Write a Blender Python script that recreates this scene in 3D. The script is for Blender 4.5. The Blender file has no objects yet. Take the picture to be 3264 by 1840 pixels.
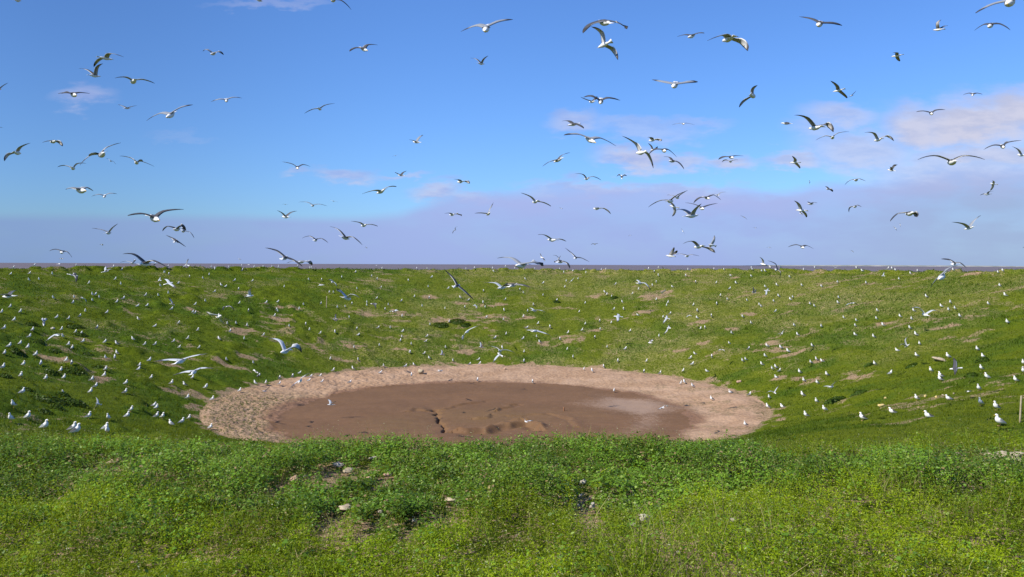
import bpy, math, random
import numpy as np
from mathutils import Vector, Matrix

random.seed(7)
rng = np.random.default_rng(11)
R = math.radians
SC = bpy.context.scene
COL = SC.collection

# ------------------------------------------------------------------ camera
W_SRC, H_SRC, F_PX = 3264.0, 1840.0, 2562.0
cam_d = bpy.data.cameras.new('camera')
cam = bpy.data.objects.new('camera', cam_d)
COL.objects.link(cam)
cam_d.sensor_width = 36.0
cam_d.lens = 36.0 * F_PX / W_SRC
cam_d.clip_start = 0.1
cam_d.clip_end = 90000.0
CAM_ROT = Matrix.Rotation(R(90 - 1.72), 4, 'X') @ Matrix.Rotation(R(0.21), 4, 'Z')
cam.matrix_world = CAM_ROT
SC.camera = cam
CR = np.array(CAM_ROT.to_3x3())

# ------------------------------------------------------------------ exposure
SC.view_settings.view_transform = 'Standard'
SC.view_settings.look = 'None'
SC.view_settings.exposure = 0.35
SC.view_settings.gamma = 1.0

# ------------------------------------------------------------------ sun
SUN_DIR = Vector((-0.65, -0.30, 0.72)).normalized()      # towards the sun
sun_el = math.asin(SUN_DIR.z)
sun_az = math.atan2(SUN_DIR.x, SUN_DIR.y)
sd = bpy.data.lights.new('sun', 'SUN')
sd.energy = 5.0
sd.angle = R(0.5)
sd.color = (1.0, 0.94, 0.84)
sun = bpy.data.objects.new('sun', sd)
COL.objects.link(sun)
sun.rotation_euler = SUN_DIR.to_track_quat('Z', 'Y').to_euler()

# ------------------------------------------------------------------ node helpers
class NT:
    def __init__(s, tree):
        s.t = tree; s.n = tree.nodes; s.l = tree.links
    def new(s, typ, **kw):
        n = s.n.new(typ)
        for k, v in kw.items():
            setattr(n, k, v)
        return n
    def put(s, sock, v):
        if isinstance(v, bpy.types.NodeSocket):
            s.l.new(v, sock)
        else:
            sock.default_value = v
    def math(s, op, a, b=None, c=None, clamp=False):
        n = s.new('ShaderNodeMath', operation=op, use_clamp=clamp)
        s.put(n.inputs[0], a)
        if b is not None: s.put(n.inputs[1], b)
        if c is not None: s.put(n.inputs[2], c)
        return n.outputs[0]
    def mix(s, f, a, b, mode='MIX'):
        n = s.new('ShaderNodeMixRGB', blend_type=mode)
        s.put(n.inputs[0], f)
        s.put(n.inputs[1], a if isinstance(a, bpy.types.NodeSocket) else (*a, 1))
        s.put(n.inputs[2], b if isinstance(b, bpy.types.NodeSocket) else (*b, 1))
        return n.outputs[0]
    def noise(s, vec, scale, detail=4, rough=0.6, dist=0.0):
        n = s.new('ShaderNodeTexNoise')
        s.put(n.inputs['Vector'], vec)
        n.inputs['Scale'].default_value = scale
        n.inputs['Detail'].default_value = detail
        n.inputs['Roughness'].default_value = rough
        n.inputs['Distortion'].default_value = dist
        return n.outputs[0]
    def ramp(s, f, a, b, va=0.0, vb=1.0):
        n = s.new('ShaderNodeMapRange', interpolation_type='SMOOTHSTEP')
        s.put(n.inputs[0], f)
        s.put(n.inputs[1], a); s.put(n.inputs[2], b)
        n.inputs[3].default_value = va; n.inputs[4].default_value = vb
        return n.outputs[0]
    def attr(s, name):
        n = s.new('ShaderNodeAttribute'); n.attribute_name = name
        return n

# ------------------------------------------------------------------ world: Nishita sky with clouds
world = bpy.data.worlds.new('World')
SC.world = world
world.use_nodes = True
w = NT(world.node_tree)
for n in list(w.n): w.n.remove(n)
out = w.new('ShaderNodeOutputWorld')
bg = w.new('ShaderNodeBackground')
SKY_K = 0.10
bg.inputs[1].default_value = SKY_K
w.l.new(bg.outputs[0], out.inputs[0])
sky = w.new('ShaderNodeTexSky', sky_type='NISHITA')
sky.sun_disc = False
sky.sun_elevation = sun_el
sky.sun_rotation = sun_az
sky.altitude = 0
sky.air_density = 1.0
sky.dust_density = 0.6
sky.ozone_density = 3.0
tc = w.new('ShaderNodeTexCoord')
sep = w.new('ShaderNodeSeparateXYZ')
w.l.new(tc.outputs['Generated'], sep.inputs[0])
yy = w.math('MAXIMUM', sep.outputs[1], 0.05)
AZ = w.math('DIVIDE', sep.outputs[0], yy)
EL = w.math('DIVIDE', sep.outputs[2], yy)
comb = w.new('ShaderNodeCombineXYZ')
w.put(comb.inputs[0], w.math('MULTIPLY', AZ, 1.0)); w.put(comb.inputs[1], w.math('MULTIPLY', EL, 3.0))
n1 = w.noise(comb.outputs[0], 7.0, 5, 0.55)
n2 = w.noise(comb.outputs[0], 22.0, 5, 0.6)
off = w.math('ADD', w.math('MULTIPLY', w.math('SUBTRACT', n1, 0.5), 0.045), w.math('MULTIPLY', w.math('SUBTRACT', n2, 0.5), 0.028))
def azel(xd, yd):                   # from the 2576-wide view of the photograph
    return (xd * 1.26708 - 1632) / F_PX, (665 + (xd - 1288) * 0.0035 - yd) * 1.26708 / F_PX
skytint = w.mix(1.0, sky.outputs[0], (0.65, 0.97, 1.48), 'MULTIPLY')
skytint = w.mix(w.math('MULTIPLY', w.ramp(AZ, -0.05, -0.60), 0.30), skytint, (0.0, 0.05, 0.2))
# soft cloud bank over the sea; its top edge climbs to the right
ra = w.new('ShaderNodeFloatCurve')
w.put(ra.inputs['Value'], w.math('MULTIPLY_ADD', AZ, 0.5 / 0.70, 0.5))
cm = ra.mapping.curves[0]
edge = [(-400, 541), (0, 541), (500, 543), (980, 541), (1060, 520), (1160, 492), (1300, 482), (1500, 472), (1780, 474), (1950, 478), (2100, 466), (2250, 452), (2380, 436), (2576, 425), (2900, 400)]
pts = []
for xd, yd in edge:
    a, e = azel(xd, yd)
    pts.append(((a / 0.70) * 0.5 + 0.5, e * 5))
cm.points[0].location = (0.0, pts[0][1]); cm.points[1].location = (1.0, pts[-1][1])
for p in pts:
    if 0.001 < p[0] < 0.999: cm.points.new(p[0], p[1])
ra.mapping.update()
edge_s = w.math('MULTIPLY', ra.outputs[0], 0.2)
right = w.ramp(AZ, -0.20, 0.05)
eoff = w.math('MULTIPLY', off, w.math('MULTIPLY_ADD', right, 0.55, 0.10))
elx = w.math('ADD', EL, eoff)
dd = w.math('SUBTRACT', edge_s, elx)
bank = w.math('MULTIPLY', w.ramp(dd, w.math('MULTIPLY_ADD', right, -0.003, -0.006), w.math('MULTIPLY_ADD', right, 0.004, 0.010)), w.math('MULTIPLY_ADD', w.ramp(n1, 0.35, 0.6), 0.18, 0.80))
def ell(xd, yd, rx, ry, amt, soft=0.55):
    a, e = azel(xd, yd)
    dx = w.math('DIVIDE', w.math('SUBTRACT', AZ, a), rx * 1.267 / F_PX)
    dy = w.math('DIVIDE', w.math('SUBTRACT', w.math('ADD', EL, w.math('MULTIPLY', off, 1.5)), e), ry * 1.267 / F_PX)
    r2 = w.math('SQRT', w.math('ADD', w.math('MULTIPLY', dx, dx), w.math('MULTIPLY', dy, dy)))
    m = w.ramp(r2, 1.35, 1.35 - soft * 2.0)
    return w.math('MULTIPLY', m, amt)
puffs = [(870, 440, 90, 22, .62), (1010, 436, 75, 11, .5), (750, 440, 40, 14, .4), (1600, 396, 110, 34, .85), (1715, 404, 80, 24, .7), (1540, 408, 50, 20, .6),
         (1830, 411, 80, 24, .8), (1995, 412, 90, 28, .75), (1440, 315, 70, 30, .55), (1620, 322, 170, 28, .38), (1750, 310, 90, 22, .35), (215, 252, 80, 30, .5),
         (2440, 312, 240, 76, 1.0), (2300, 315, 100, 72, .95), (2560, 288, 140, 62, 1.0), (2480, 400, 270, 50, .85), (2110, 295, 110, 42, .62), (2170, 385, 170, 60, .7), (2400, 425, 300, 60, .7), (2060, 340, 90, 40, .45),
         (1095, 490, 70, 32, .75), (1180, 500, 80, 22, .6), (1500, 478, 200, 22, .6), (1720, 480, 160, 22, .55), (690, 6, 160, 14, .3), (460, 350, 90, 12, .12)]
cloud = None
for p in puffs:
    m = ell(*p)
    cloud = m if cloud is None else w.math('MAXIMUM', cloud, m)
cloud_col = w.mix(w.ramp(AZ, -0.1, 0.6), (3.1, 3.55, 6.1), (4.1, 4.4, 6.0))
k = w.ramp(n2, 0.35, 0.62)
cloud_col = w.mix(w.math('MULTIPLY', k, 0.6), cloud_col, (5.5, 5.5, 6.6))
bank_col = w.mix(w.ramp(AZ, -0.64, -0.05), (1.86, 2.82, 4.95), (2.82, 3.55, 6.4))
bank_col = w.mix(w.ramp(AZ, 0.25, 0.62), bank_col, (2.75, 3.55, 5.4))
topl = w.math('MULTIPLY', w.ramp(dd, 0.05, 0.0), w.math('MULTIPLY', right, 0.5))
bank_col = w.mix(topl, bank_col, (3.7, 3.9, 6.6))
tot = w.mix(cloud, skytint, cloud_col)
tot = w.mix(w.math('MULTIPLY', bank, 0.94), tot, bank_col)
# the same haze closes in right above the sea
front = w.ramp(sep.outputs[1], 0.0, 0.25)
tot = w.mix(front, skytint, tot)
w.l.new(tot, bg.inputs[0])

# ------------------------------------------------------------------ generic helpers
def tag(o, label=None, cat=None, group=None, kind=None):
    if label: o['label'] = label
    if cat: o['category'] = cat
    if group: o['group'] = group
    if kind: o['kind'] = kind
    return o

def mesh_np(name, verts, loops, sizes, mat=None, smooth=True, colors=None, attrs=None, parent=None):
    """verts Nx3, loops flat vertex ids, sizes per polygon"""
    me = bpy.data.meshes.new(name)
    me.vertices.add(len(verts)); me.vertices.foreach_set('co', np.asarray(verts, np.float32).ravel())
    loops = np.asarray(loops, np.int32); sizes = np.asarray(sizes, np.int32)
    me.loops.add(len(loops)); me.loops.foreach_set('vertex_index', loops)
    me.polygons.add(len(sizes))
    st = np.concatenate([[0], np.cumsum(sizes)[:-1]]).astype(np.int32)
    me.polygons.foreach_set('loop_start', st); me.polygons.foreach_set('loop_total', sizes)
    if smooth: me.polygons.foreach_set('use_smooth', np.ones(len(sizes), bool))
    me.update(calc_edges=True)
    if colors is not None:
        a = me.color_attributes.new('col', 'FLOAT_COLOR', 'POINT')
        c = np.ones((len(verts), 4), np.float32); c[:, :3] = colors
        a.data.foreach_set('color', c.ravel())
    if attrs:
        for k_, v_ in attrs.items():
            a = me.attributes.new(k_, 'FLOAT', 'POINT'); a.data.foreach_set('value', np.asarray(v_, np.float32))
    if mat: me.materials.append(mat)
    o = bpy.data.objects.new(name, me); COL.objects.link(o)
    if parent: o.parent = parent
    return o

def hash2(ix, iy, seed):
    h = (ix.astype(np.int64) * 374761393 + iy.astype(np.int64) * 668265263 + seed * 982451653) & 0xffffffff
    h = ((h ^ (h >> 13)) * 1274126177) & 0xffffffff
    h = (h ^ (h >> 16)) & 0xffffffff
    return h / 4294967295.0
def vnoise(x, y, s, seed=0):
    x = np.asarray(x, float) / s; y = np.asarray(y, float) / s
    ix = np.floor(x); iy = np.floor(y); fx = x - ix; fy = y - iy
    fx = fx * fx * (3 - 2 * fx); fy = fy * fy * (3 - 2 * fy)
    a = hash2(ix, iy, seed); b = hash2(ix + 1, iy, seed); c = hash2(ix, iy + 1, seed); d = hash2(ix + 1, iy + 1, seed)
    return (a * (1 - fx) + b * fx) * (1 - fy) + (c * (1 - fx) + d * fx) * fy
def fbm(x, y, s, seed=0, oct=4, g=0.5):
    t = 0; a = 1; n = 0
    for i in range(oct):
        t = t + a * vnoise(x + 13.7 * i, y - 7.1 * i, s, seed + i); n += a; a *= g; s *= 0.5
    return t / n
def sstep(x, a, b):
    t = np.clip((x - a) / (b - a), 0, 1); return t * t * (3 - 2 * t)

# ------------------------------------------------------------------ the lie of the land
PC = np.array([-1.8, 62.7]); RB = 20.9; MC = np.array([-2.0, 59.6]); RM = 15.2; ZP = -11.0
def base_z(x, y):
    x = np.asarray(x, float); y = np.asarray(y, float)
    dx = x - PC[0]; dy = y - PC[1]; r = np.hypot(dx, dy) + 1e-6
    rim = 57.2 + 1.6 * dy / r - 1.8 * np.clip(-dy / r, 0, 1)
    zr = np.interp(y, [-40, 3, 6.5, 9, 14, 30, 75, 95, 125, 300], [-1.75, -1.82, -2.00, -2.13, -2.13, -1.5, -.52, -.66, -.86, -.9])
    ro = RB + 0.5 * (vnoise(x, y, 3.0, 5) - .5)
    t = np.clip((r - ro) / (rim - ro), 0, 1)
    f = 0.08 * t + 0.92 * (t * (1 + 0.10 * (1 - t)) )
    z_slope = (ZP + 0.45) + (zr - (ZP + 0.45)) * np.clip(f, 0, 1)
    # the near side drops away steeply just below the rim
    s_ = np.clip((t - .30) / .70, 0, 1)
    z_slope = z_slope - 5.2 * s_ ** 2 * (1 - s_) * sstep(-dy / r, .25, .65) * 1.15
    # rounded crest
    z_slope = z_slope - 0.22 * np.exp(-((r - rim) / 2.2) ** 2) * np.clip(dy / r + .3, 0, 1)
    # beyond the rim the far side falls to the shore
    far = np.clip(r - rim, 0, None)
    z_out = zr - np.where(y > 30, 0.02 * far + 0.0012 * far ** 2, 0.0)
    z = np.where(r < rim, z_slope, z_out)
    # bank and mud
    rm = np.hypot(x - MC[0], y - MC[1])
    zb = ZP + 0.45 * sstep(np.clip((rm - RM) / np.maximum(0.3, (rm - RM) + (ro - r)), 0, 1), 0, 1)
    z = np.where(r < ro, np.where(rm < RM, ZP, zb), z)
    return z
def relief(x, y):
    x = np.asarray(x, float); y = np.asarray(y, float)
    r = np.hypot(x - PC[0], y - PC[1])
    g = sstep(r, RB - 0.2, RB + 1.5)
    left = sstep(-x, 2, 26) * sstep(r, RB, 24)
    up = 1 - sstep(r, 42, 55)
    a = (fbm(x, y, 9, 21, 3) - .5) * 0.7 * g * sstep(r, 21, 28) * (.15 + .85 * up)
    b = (fbm(x, y, 1.7, 31, 3) - .5) * 0.30 * g * (.4 + .6 * up)
    c = np.clip(fbm(x, y, 1.9, 41, 3) - .54, 0, 1) * (0.35 + 1.0 * left) * g * (.15 + .85 * up)
    near = sstep(18 - y, 0, 6)
    return (a + b + c) * (1 - 0.55 * near)
def ground_z(x, y): return base_z(x, y) + relief(x, y)

def cam_ray(px, py):
    """source pixel -> world direction with unit camera depth"""
    px = np.asarray(px, float); py = np.asarray(py, float)
    v = np.stack([(px - W_SRC / 2) / F_PX, -(py - H_SRC / 2) / F_PX, -np.ones_like(px)], -1)
    return v @ CR.T
_tt = np.concatenate([np.arange(3, 20, .1), np.arange(20, 150, .15)])
def hit(px, py):
    """where the sight line through a source pixel meets the land (nan if it does not)"""
    d = cam_ray(np.atleast_1d(px), np.atleast_1d(py))
    X = d[:, 0:1] * _tt; Y = d[:, 1:2] * _tt; Z = d[:, 2:3] * _tt
    below = Z < ground_z(X, Y)
    i = below.argmax(1); ok = below.any(1)
    t = np.where(ok, _tt[i], np.nan)
    return np.stack([d[:, 0] * t, d[:, 1] * t], -1), t
def S(xd, yd): return xd * 1.26708, yd * 1.26708         # view px -> source px
# ------------------------------------------------------------------ materials
def material(name):
    m = bpy.data.materials.new(name); m.use_nodes = True
    nt = NT(m.node_tree)
    b = nt.n['Principled BSDF']
    return m, nt, b

def ground_mat():
    m, t, b = material('grassy_earth')
    co = t.new('ShaderNodeTexCoord').outputs['Object']
    soil = t.attr('soil').outputs['Fac']; dry = t.attr('dry').outputs['Fac']; lush = t.attr('lush').outputs['Fac']
    nf = t.noise(co, 5.0, 6, 0.7); nm = t.noise(co, 0.9, 4, 0.6); nc = t.noise(co, 17.0, 4, 0.7)
    g = t.mix(t.ramp(nm, 0.35, 0.65), (0.078, 0.108, 0.002), (0.116, 0.146, 0.003))
    g = t.mix(t.ramp(nf, 0.42, 0.68), g, (0.148, 0.174, 0.005))
    g = t.mix(t.ramp(nc, 0.55, 0.36), g, (0.036, 0.060, 0.003))
    g = t.mix(t.math('MULTIPLY', lush, .7), g, (0.040, 0.088, 0.005))
    dm = t.math('MULTIPLY', t.ramp(t.math('ADD', t.math('MULTIPLY', nc, .5), t.math('MULTIPLY', nf, .5)), 0.475, 0.56), dry)
    g = t.mix(dm, g, (0.270, 0.240, 0.080))
    sm = t.ramp(t.math('ADD', soil, t.math('MULTIPLY', t.math('SUBTRACT', t.math('MULTIPLY_ADD', nc, .6, t.math('MULTIPLY', nf, .5)), 0.55), 3.0)), 0.42, 0.66)
    sc = t.mix(t.ramp(nc, 0.35, 0.65), (0.13, 0.090, 0.040), (0.44, 0.305, 0.19))
    g = t.mix(sm, g, sc)
    t.l.new(g, b.inputs['Base Color']); b.inputs['Roughness'].default_value = 0.95
    b.inputs['Specular IOR Level'].default_value = 0.1
    bp = t.new('ShaderNodeBump'); bp.inputs['Strength'].default_value = 0.9; bp.inputs['Distance'].default_value = 0.08
    t.l.new(t.math('ADD', nc, nf), bp.inputs['Height']); t.l.new(bp.outputs[0], b.inputs['Normal'])
    return m
def bank_mat():
    m, t, b = material('dried_mud_clods')
    co = t.new('ShaderNodeTexCoord').outputs['Object']
    v = t.new('ShaderNodeTexVoronoi'); v.inputs['Scale'].default_value = 3.6; t.l.new(co, v.inputs['Vector'])
    nf = t.noise(co, 6.0, 5, 0.7); nm = t.noise(co, 0.5, 3, 0.6)
    weed = t.attr('weed').outputs['Fac']; wet = t.attr('wet').outputs['Fac']
    c = t.mix(nf, (0.265, 0.165, 0.098), (0.410, 0.265, 0.165))
    c = t.mix(t.math('MULTIPLY', t.ramp(v.outputs['Distance'], 0.42, 0.66), 0.35), c, (0.170, 0.100, 0.062))
    c = t.mix(t.math('MULTIPLY', t.ramp(nm, 0.35, 0.7), 0.35), c, (0.50, 0.35, 0.245))
    c = t.mix(t.math('MULTIPLY', weed, t.ramp(nf, 0.47, 0.56)), c, (0.075, 0.075, 0.022))
    c = t.mix(wet, c, (0.190, 0.108, 0.066))
    t.l.new(c, b.inputs['Base Color']); b.inputs['Roughness'].default_value = 0.95
    b.inputs['Specular IOR Level'].default_value = 0.15
    bp = t.new('ShaderNodeBump'); bp.inputs['Strength'].default_value = 0.8; bp.inputs['Distance'].default_value = 0.06
    t.l.new(t.math('SUBTRACT', nf, v.outputs['Distance']), bp.inputs['Height']); t.l.new(bp.outputs[0], b.inputs['Normal'])
    return m
def mud_mat():
    m, t, b = material('wet_mud')
    co = t.new('ShaderNodeTexCoord').outputs['Object']
    pale = t.attr('pale').outputs['Fac']; olive = t.attr('olive').outputs['Fac']
    nf = t.noise(co, 3.0, 6, 0.7); nm = t.noise(co, 0.25, 4, 0.6, 0.6); nc = t.noise(co, 13.0, 3, 0.6)
    c = t.mix(t.ramp(nm, 0.35, 0.65), (0.135, 0.072, 0.035), (0.162, 0.087, 0.043))
    c = t.mix(t.math('MULTIPLY', olive, 0.55), c, (0.150, 0.092, 0.036))
    c = t.mix(t.math('MULTIPLY', t.ramp(nf, 0.3, 0.75), 0.35), c, (0.190, 0.116, 0.066))
    mpp = t.new('ShaderNodeMapping'); mpp.inputs['Scale'].default_value = (0.35, 1.6, 1); t.l.new(co, mpp.inputs[0])
    stk = t.noise(mpp.outputs[0], 1.2, 5, 0.7, 0.8)
    c = t.mix(t.math('MULTIPLY', t.ramp(stk, 0.42, 0.62), 0.30), c, (0.105, 0.062, 0.034))
    c = t.mix(t.math('MULTIPLY', t.ramp(nc, 0.64, 0.70), 0.5), c, (0.36, 0.25, 0.18))
    pm = t.ramp(t.math('ADD', pale, t.math('MULTIPLY', t.math('SUBTRACT', t.math('MULTIPLY_ADD', nc, .5, t.math('MULTIPLY', nf, .5)), 0.5), 2.6)), 0.15, 1.05)
    c = t.mix(t.math('MULTIPLY', pm, 0.65), c, (0.35, 0.250, 0.185))
    t.l.new(c, b.inputs['Base Color'])
    t.put(b.inputs['Roughness'], t.math('MULTIPLY_ADD', nf, 0.2, 0.65))
    b.inputs['Specular IOR Level'].default_value = 0.12
    bp = t.new('ShaderNodeBump'); bp.inputs['Strength'].default_value = 0.35; bp.inputs['Distance'].default_value = 0.05
    t.l.new(nf, bp.inputs['Height']); t.l.new(bp.outputs[0], b.inputs['Normal'])
    return m
def leaf_mat(name, trans=0.35, rough=0.5):
    m, t, b = material(name)
    c = t.attr('col').outputs['Color']
    b.inputs['Roughness'].default_value = rough
    b.inputs['Specular IOR Level'].default_value = 0.12
    n = t.noise(t.new('ShaderNodeTexCoord').outputs['Object'], 60.0, 2, 0.5)
    c2 = t.mix(t.math('MULTIPLY', n, 0.35), c, (0.02, 0.04, 0.008))
    t.l.new(c2, b.inputs['Base Color'])
    tr = t.new('ShaderNodeBsdfTranslucent')
    t.l.new(t.mix(0.5, c2, (0.30, 0.34, 0.01)), tr.inputs[0])
    mx = t.new('ShaderNodeMixShader'); mx.inputs[0].default_value = trans
    o = t.n['Material Output']
    t.l.new(b.outputs[0], mx.inputs[1]); t.l.new(tr.outputs[0], mx.inputs[2]); t.l.new(mx.outputs[0], o.inputs[0])
    return m
def simple_mat(name, ca, cb, scale=6, rough=0.85, bump=0.3, spec=0.3):
    m, t, b = material(name)
    co = t.new('ShaderNodeTexCoord').outputs['Object']
    n = t.noise(co, scale, 5, 0.65)
    t.l.new(t.mix(t.ramp(n, 0.3, 0.7), ca, cb), b.inputs['Base Color'])
    b.inputs['Roughness'].default_value = rough; b.inputs['Specular IOR Level'].default_value = spec
    if bump:
        bp = t.new('ShaderNodeBump'); bp.inputs['Strength'].default_value = bump; bp.inputs['Distance'].default_value = 0.02
        t.l.new(n, bp.inputs['Height']); t.l.new(bp.outputs[0], b.inputs['Normal'])
    return m
def plumage_mat():
    m, t, b = material('plumage')
    c = t.attr('col').outputs['Color']
    n = t.noise(t.new('ShaderNodeTexCoord').outputs['Object'], 35.0, 3, 0.6)
    t.l.new(t.mix(t.math('MULTIPLY', n, 0.12), c, (0.30, 0.28, 0.26)), b.inputs['Base Color'])
    b.inputs['Roughness'].default_value = 0.75; b.inputs['Specular IOR Level'].default_value = 0.2
    return m
M_GROUND = ground_mat(); M_BANK = bank_mat(); M_MUD = mud_mat()
M_BROAD = leaf_mat('broad_leaf', 0.28, 0.42); M_FINE = leaf_mat('fine_leaf', 0.42, 0.55); M_GRASS = leaf_mat('grass_blade', 0.35, 0.6)
M_PLUM = plumage_mat()
M_BILL = simple_mat('yellow_bill', (0.62, 0.36, 0.03), (0.75, 0.48, 0.06), 30, 0.5, 0)
M_LEG = simple_mat('pinkish_leg', (0.50, 0.30, 0.12), (0.60, 0.38, 0.20), 30, 0.6, 0)
M_STONE = simple_mat('pale_stone', (0.28, 0.22, 0.14), (0.50, 0.42, 0.29), 9, 0.9, 0.6)
M_WOOD = simple_mat('weathered_wood', (0.30, 0.24, 0.15), (0.46, 0.40, 0.27), 12, 0.85, 0.5)
M_RUST = simple_mat('rusty_brown', (0.22, 0.10, 0.05), (0.32, 0.15, 0.07), 12, 0.85, 0.3)
M_WHITE = simple_mat('white_paint', (0.70, 0.70, 0.70), (0.80, 0.80, 0.80), 4, 0.5, 0)
M_COAST = simple_mat('distant_coast', (0.10, 0.13, 0.10), (0.42, 0.40, 0.36), 0.004, 0.9, 0)

# ------------------------------------------------------------------ patches read off the photograph, laid on the land
soil_px = [(150,905,50,9),(262,903,26,7),(400,915,46,10),(440,985,50,9),(500,1000,40,12),(585,1020,40,10),(255,955,22,8),(250,925,25,6),(620,832,32,7),(590,828,40,8),
 (720,775,45,6),(705,805,30,8),(790,875,45,9),(930,795,50,7),(1000,790,40,9),(880,868,55,8),(850,905,40,6),(1010,880,30,5),(1160,765,30,5),(1245,768,36,5),(1140,805,60,7),
 (1430,852,40,10),(1400,870,28,12),(1375,868,22,8),(1220,810,30,12),(1245,797,60,6),(1515,742,36,6),(1640,747,50,8),(1670,735,35,6),(1880,734,36,5),(1890,790,38,5),
 (1940,860,30,8),(1945,880,38,7),(1990,893,50,7),(2050,912,40,6),(1960,953,18,9),(2010,955,26,8),(2050,960,30,9),(2140,945,40,8),(2230,815,30,4),(2380,824,40,4),
 (1840,828,24,4),(1850,700,30,3),(2190,715,40,4),(2240,725,30,4),(1760,865,25,6),(1760,810,30,6),(1720,880,26,5),(1180,888,35,8),(1280,905,25,8),(960,705,25,3),
 (1620,785,30,5),(1500,832,40,5),(560,910,60,5),(620,900,40,5),(1690,1130,1,1),(330,790,30,6),(480,780,30,4),(1070,745,40,4),(1330,800,25,4),(2450,690,50,3),(2190,690,40,2)]
lush_px = [(420,880,60,14),(150,870,70,10),(560,950,60,16),(700,915,70,12),(1330,905,80,12),(1590,880,50,10),(1490,830,60,8),(1420,880,60,12),(2110,855,50,16),(2130,780,50,14),(2020,930,70,12),
 (1850,945,60,10),(2330,825,80,14),(980,910,60,10),(1010,830,60,8),(700,700,90,5),(950,680,100,5),(1250,685,80,4),(500,1060,40,10),(120,1000,80,14),(60,900,40,10),(2200,1010,60,9),(1560,905,50,8),(1980,990,50,10)]
def make_patches(lst):
    xs = np.array([S(p[0], p[1]) for p in lst]); P, T = hit(xs[:, 0], xs[:, 1])
    out_ = []
    for i, p in enumerate(lst):
        if np.isnan(T[i]): continue
        rx = p[2] * 1.267 / F_PX * T[i]
        _, t2 = hit([xs[i, 0]], [xs[i, 1] - p[3] * 1.267]); ry = abs((t2[0] if not np.isnan(t2[0]) else T[i] + 2) - T[i])
        out_.append((P[i, 0], P[i, 1], max(rx, .5), min(max(ry, .5), 7)))
    return out_
SOIL = make_patches(soil_px); LUSH = make_patches(lush_px)
def field(x, y, patches, wob=0.7):
    m = np.zeros_like(x)
    nx = (fbm(x * .7, y, 1.1, 61, 4, .75) - .5) * wob * 2.4
    for cx, cy, rx, ry in patches:
        sel = (np.abs(x - cx) < rx * 2.2) & (np.abs(y - cy) < ry * 2.2)
        if sel.any():
            d = np.hypot((x[sel] - cx) / rx, (y[sel] - cy) / ry) + nx[sel]
            m[sel] = np.maximum(m[sel], np.clip(1.25 - d, 0, 1))
    return m
def masks(x, y):
    soil = field(x, y, SOIL, 1.5)
    r = np.hypot(x - PC[0], y - PC[1])
    extra = sstep(fbm(x, y, 2.2, 71, 4), 0.54, 0.66) * sstep(r, 22, 26) * sstep(y, 60, 72)
    streak = sstep(fbm(x * .45, y, .9, 75, 4), .56, .68) * sstep(fbm(x, y, 6, 76, 2), .45, .62) * sstep(r, 22, 26)
    soil = np.maximum(np.maximum(soil * .85, extra * 0.38), streak * .55)
    edge = np.clip(.75 - (r - RB) / 1.2 + (fbm(x, y, 1.0, 73, 3) - .5) * 3.0, 0, 1) * (y > 30)
    soil = np.maximum(soil, edge)
    soil = np.where(y < 12, 0.0, soil)
    lush = np.clip(field(x, y, LUSH) * 0.9 + sstep(fbm(x, y, 4.5, 81, 4), .48, .62) * .62 + .22 * sstep(-x, 4, 22), 0, 1)
    dry = sstep(fbm(x, y, 11, 91, 4), .44, .58) * sstep(x, -25, 0) * sstep(y, 55, 75) * (1 - .6 * sstep(x, 34, 44))
    dry = np.clip(.02 + dry * (.35 + .9 * sstep(fbm(x, y, 3.2, 95, 3), .42, .60)) + .22 * sstep(y, 60, 80) * sstep(x, -34, -6), 0, 1)
    return soil, lush, dry

# ------------------------------------------------------------------ ground: a polar sheet about the pond
def polar(name, cx, cy, radii, nang, mat, zf, attrf, a0=0, a1=2 * math.pi, face_mask=None):
    closed = abs(a1 - a0 - 2 * math.pi) < 1e-6
    th = np.linspace(a0, a1, nang, endpoint=not closed)
    RR, TH = np.meshgrid(radii, th, indexing='ij')
    x = cx + RR * np.cos(TH); y = cy + RR * np.sin(TH)
    z = zf(x, y)
    nr, na = RR.shape
    idx = np.arange(nr * na).reshape(nr, na)
    j2 = (np.arange(na) + 1) % na if closed else np.arange(1, na)
    a = idx[:-1][:, :len(j2)]; b_ = idx[1:][:, :len(j2)]; c = idx[1:][:, j2]; d = idx[:-1][:, j2]
    quads = np.stack([a, b_, c, d], -1).reshape(-1, 4)
    v = np.stack([x, y, z], -1).reshape(-1, 3)
    outs = []
    groups = [(name, mat, attrf, None)] if face_mask is None else face_mask
    for nm, mt, af, fm in groups:
        q = quads
        if fm is not None:
            cen = v[quads].mean(1); q = quads[fm(cen[:, 0], cen[:, 1])]
        used, inv = np.unique(q, return_inverse=True)
        vv = v[used]
        o = mesh_np(nm, vv, inv.ravel(), np.full(len(q), 4), mt, True, attrs=af(vv[:, 0], vv[:, 1]) if af else None)
        tag(o, kind='structure'); outs.append(o)
    return outs
def g_attr(x, y):
    s, l, d = masks(x, y); return {'soil': s, 'lush': l, 'dry': d}
rad = np.concatenate([np.arange(RB - .3, 56, .16), np.arange(56, 62, .12), np.linspace(62, 75, 50), np.geomspace(76, 160, 24)])
def gz(x, y):
    z = ground_z(x, y)
    r = np.hypot(x - PC[0], y - PC[1])
    z = z + (fbm(x, y, .45, 101, 2) - .5) * .10 * sstep(r, RB, RB + 1)
    # ragged tufty crest along the far rim
    z = z + np.exp(-((r - 58.3) / 1.8) ** 2) * (.30 * sstep(fbm(x, y, 1.3, 55, 3), .50, .64) + .35 * (fbm(x, y, 11, 57, 2) - .5)) * (y > 60)
    return z
polar('ground', PC[0], PC[1], rad, 1500, M_GROUND, gz, g_attr)

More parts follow.
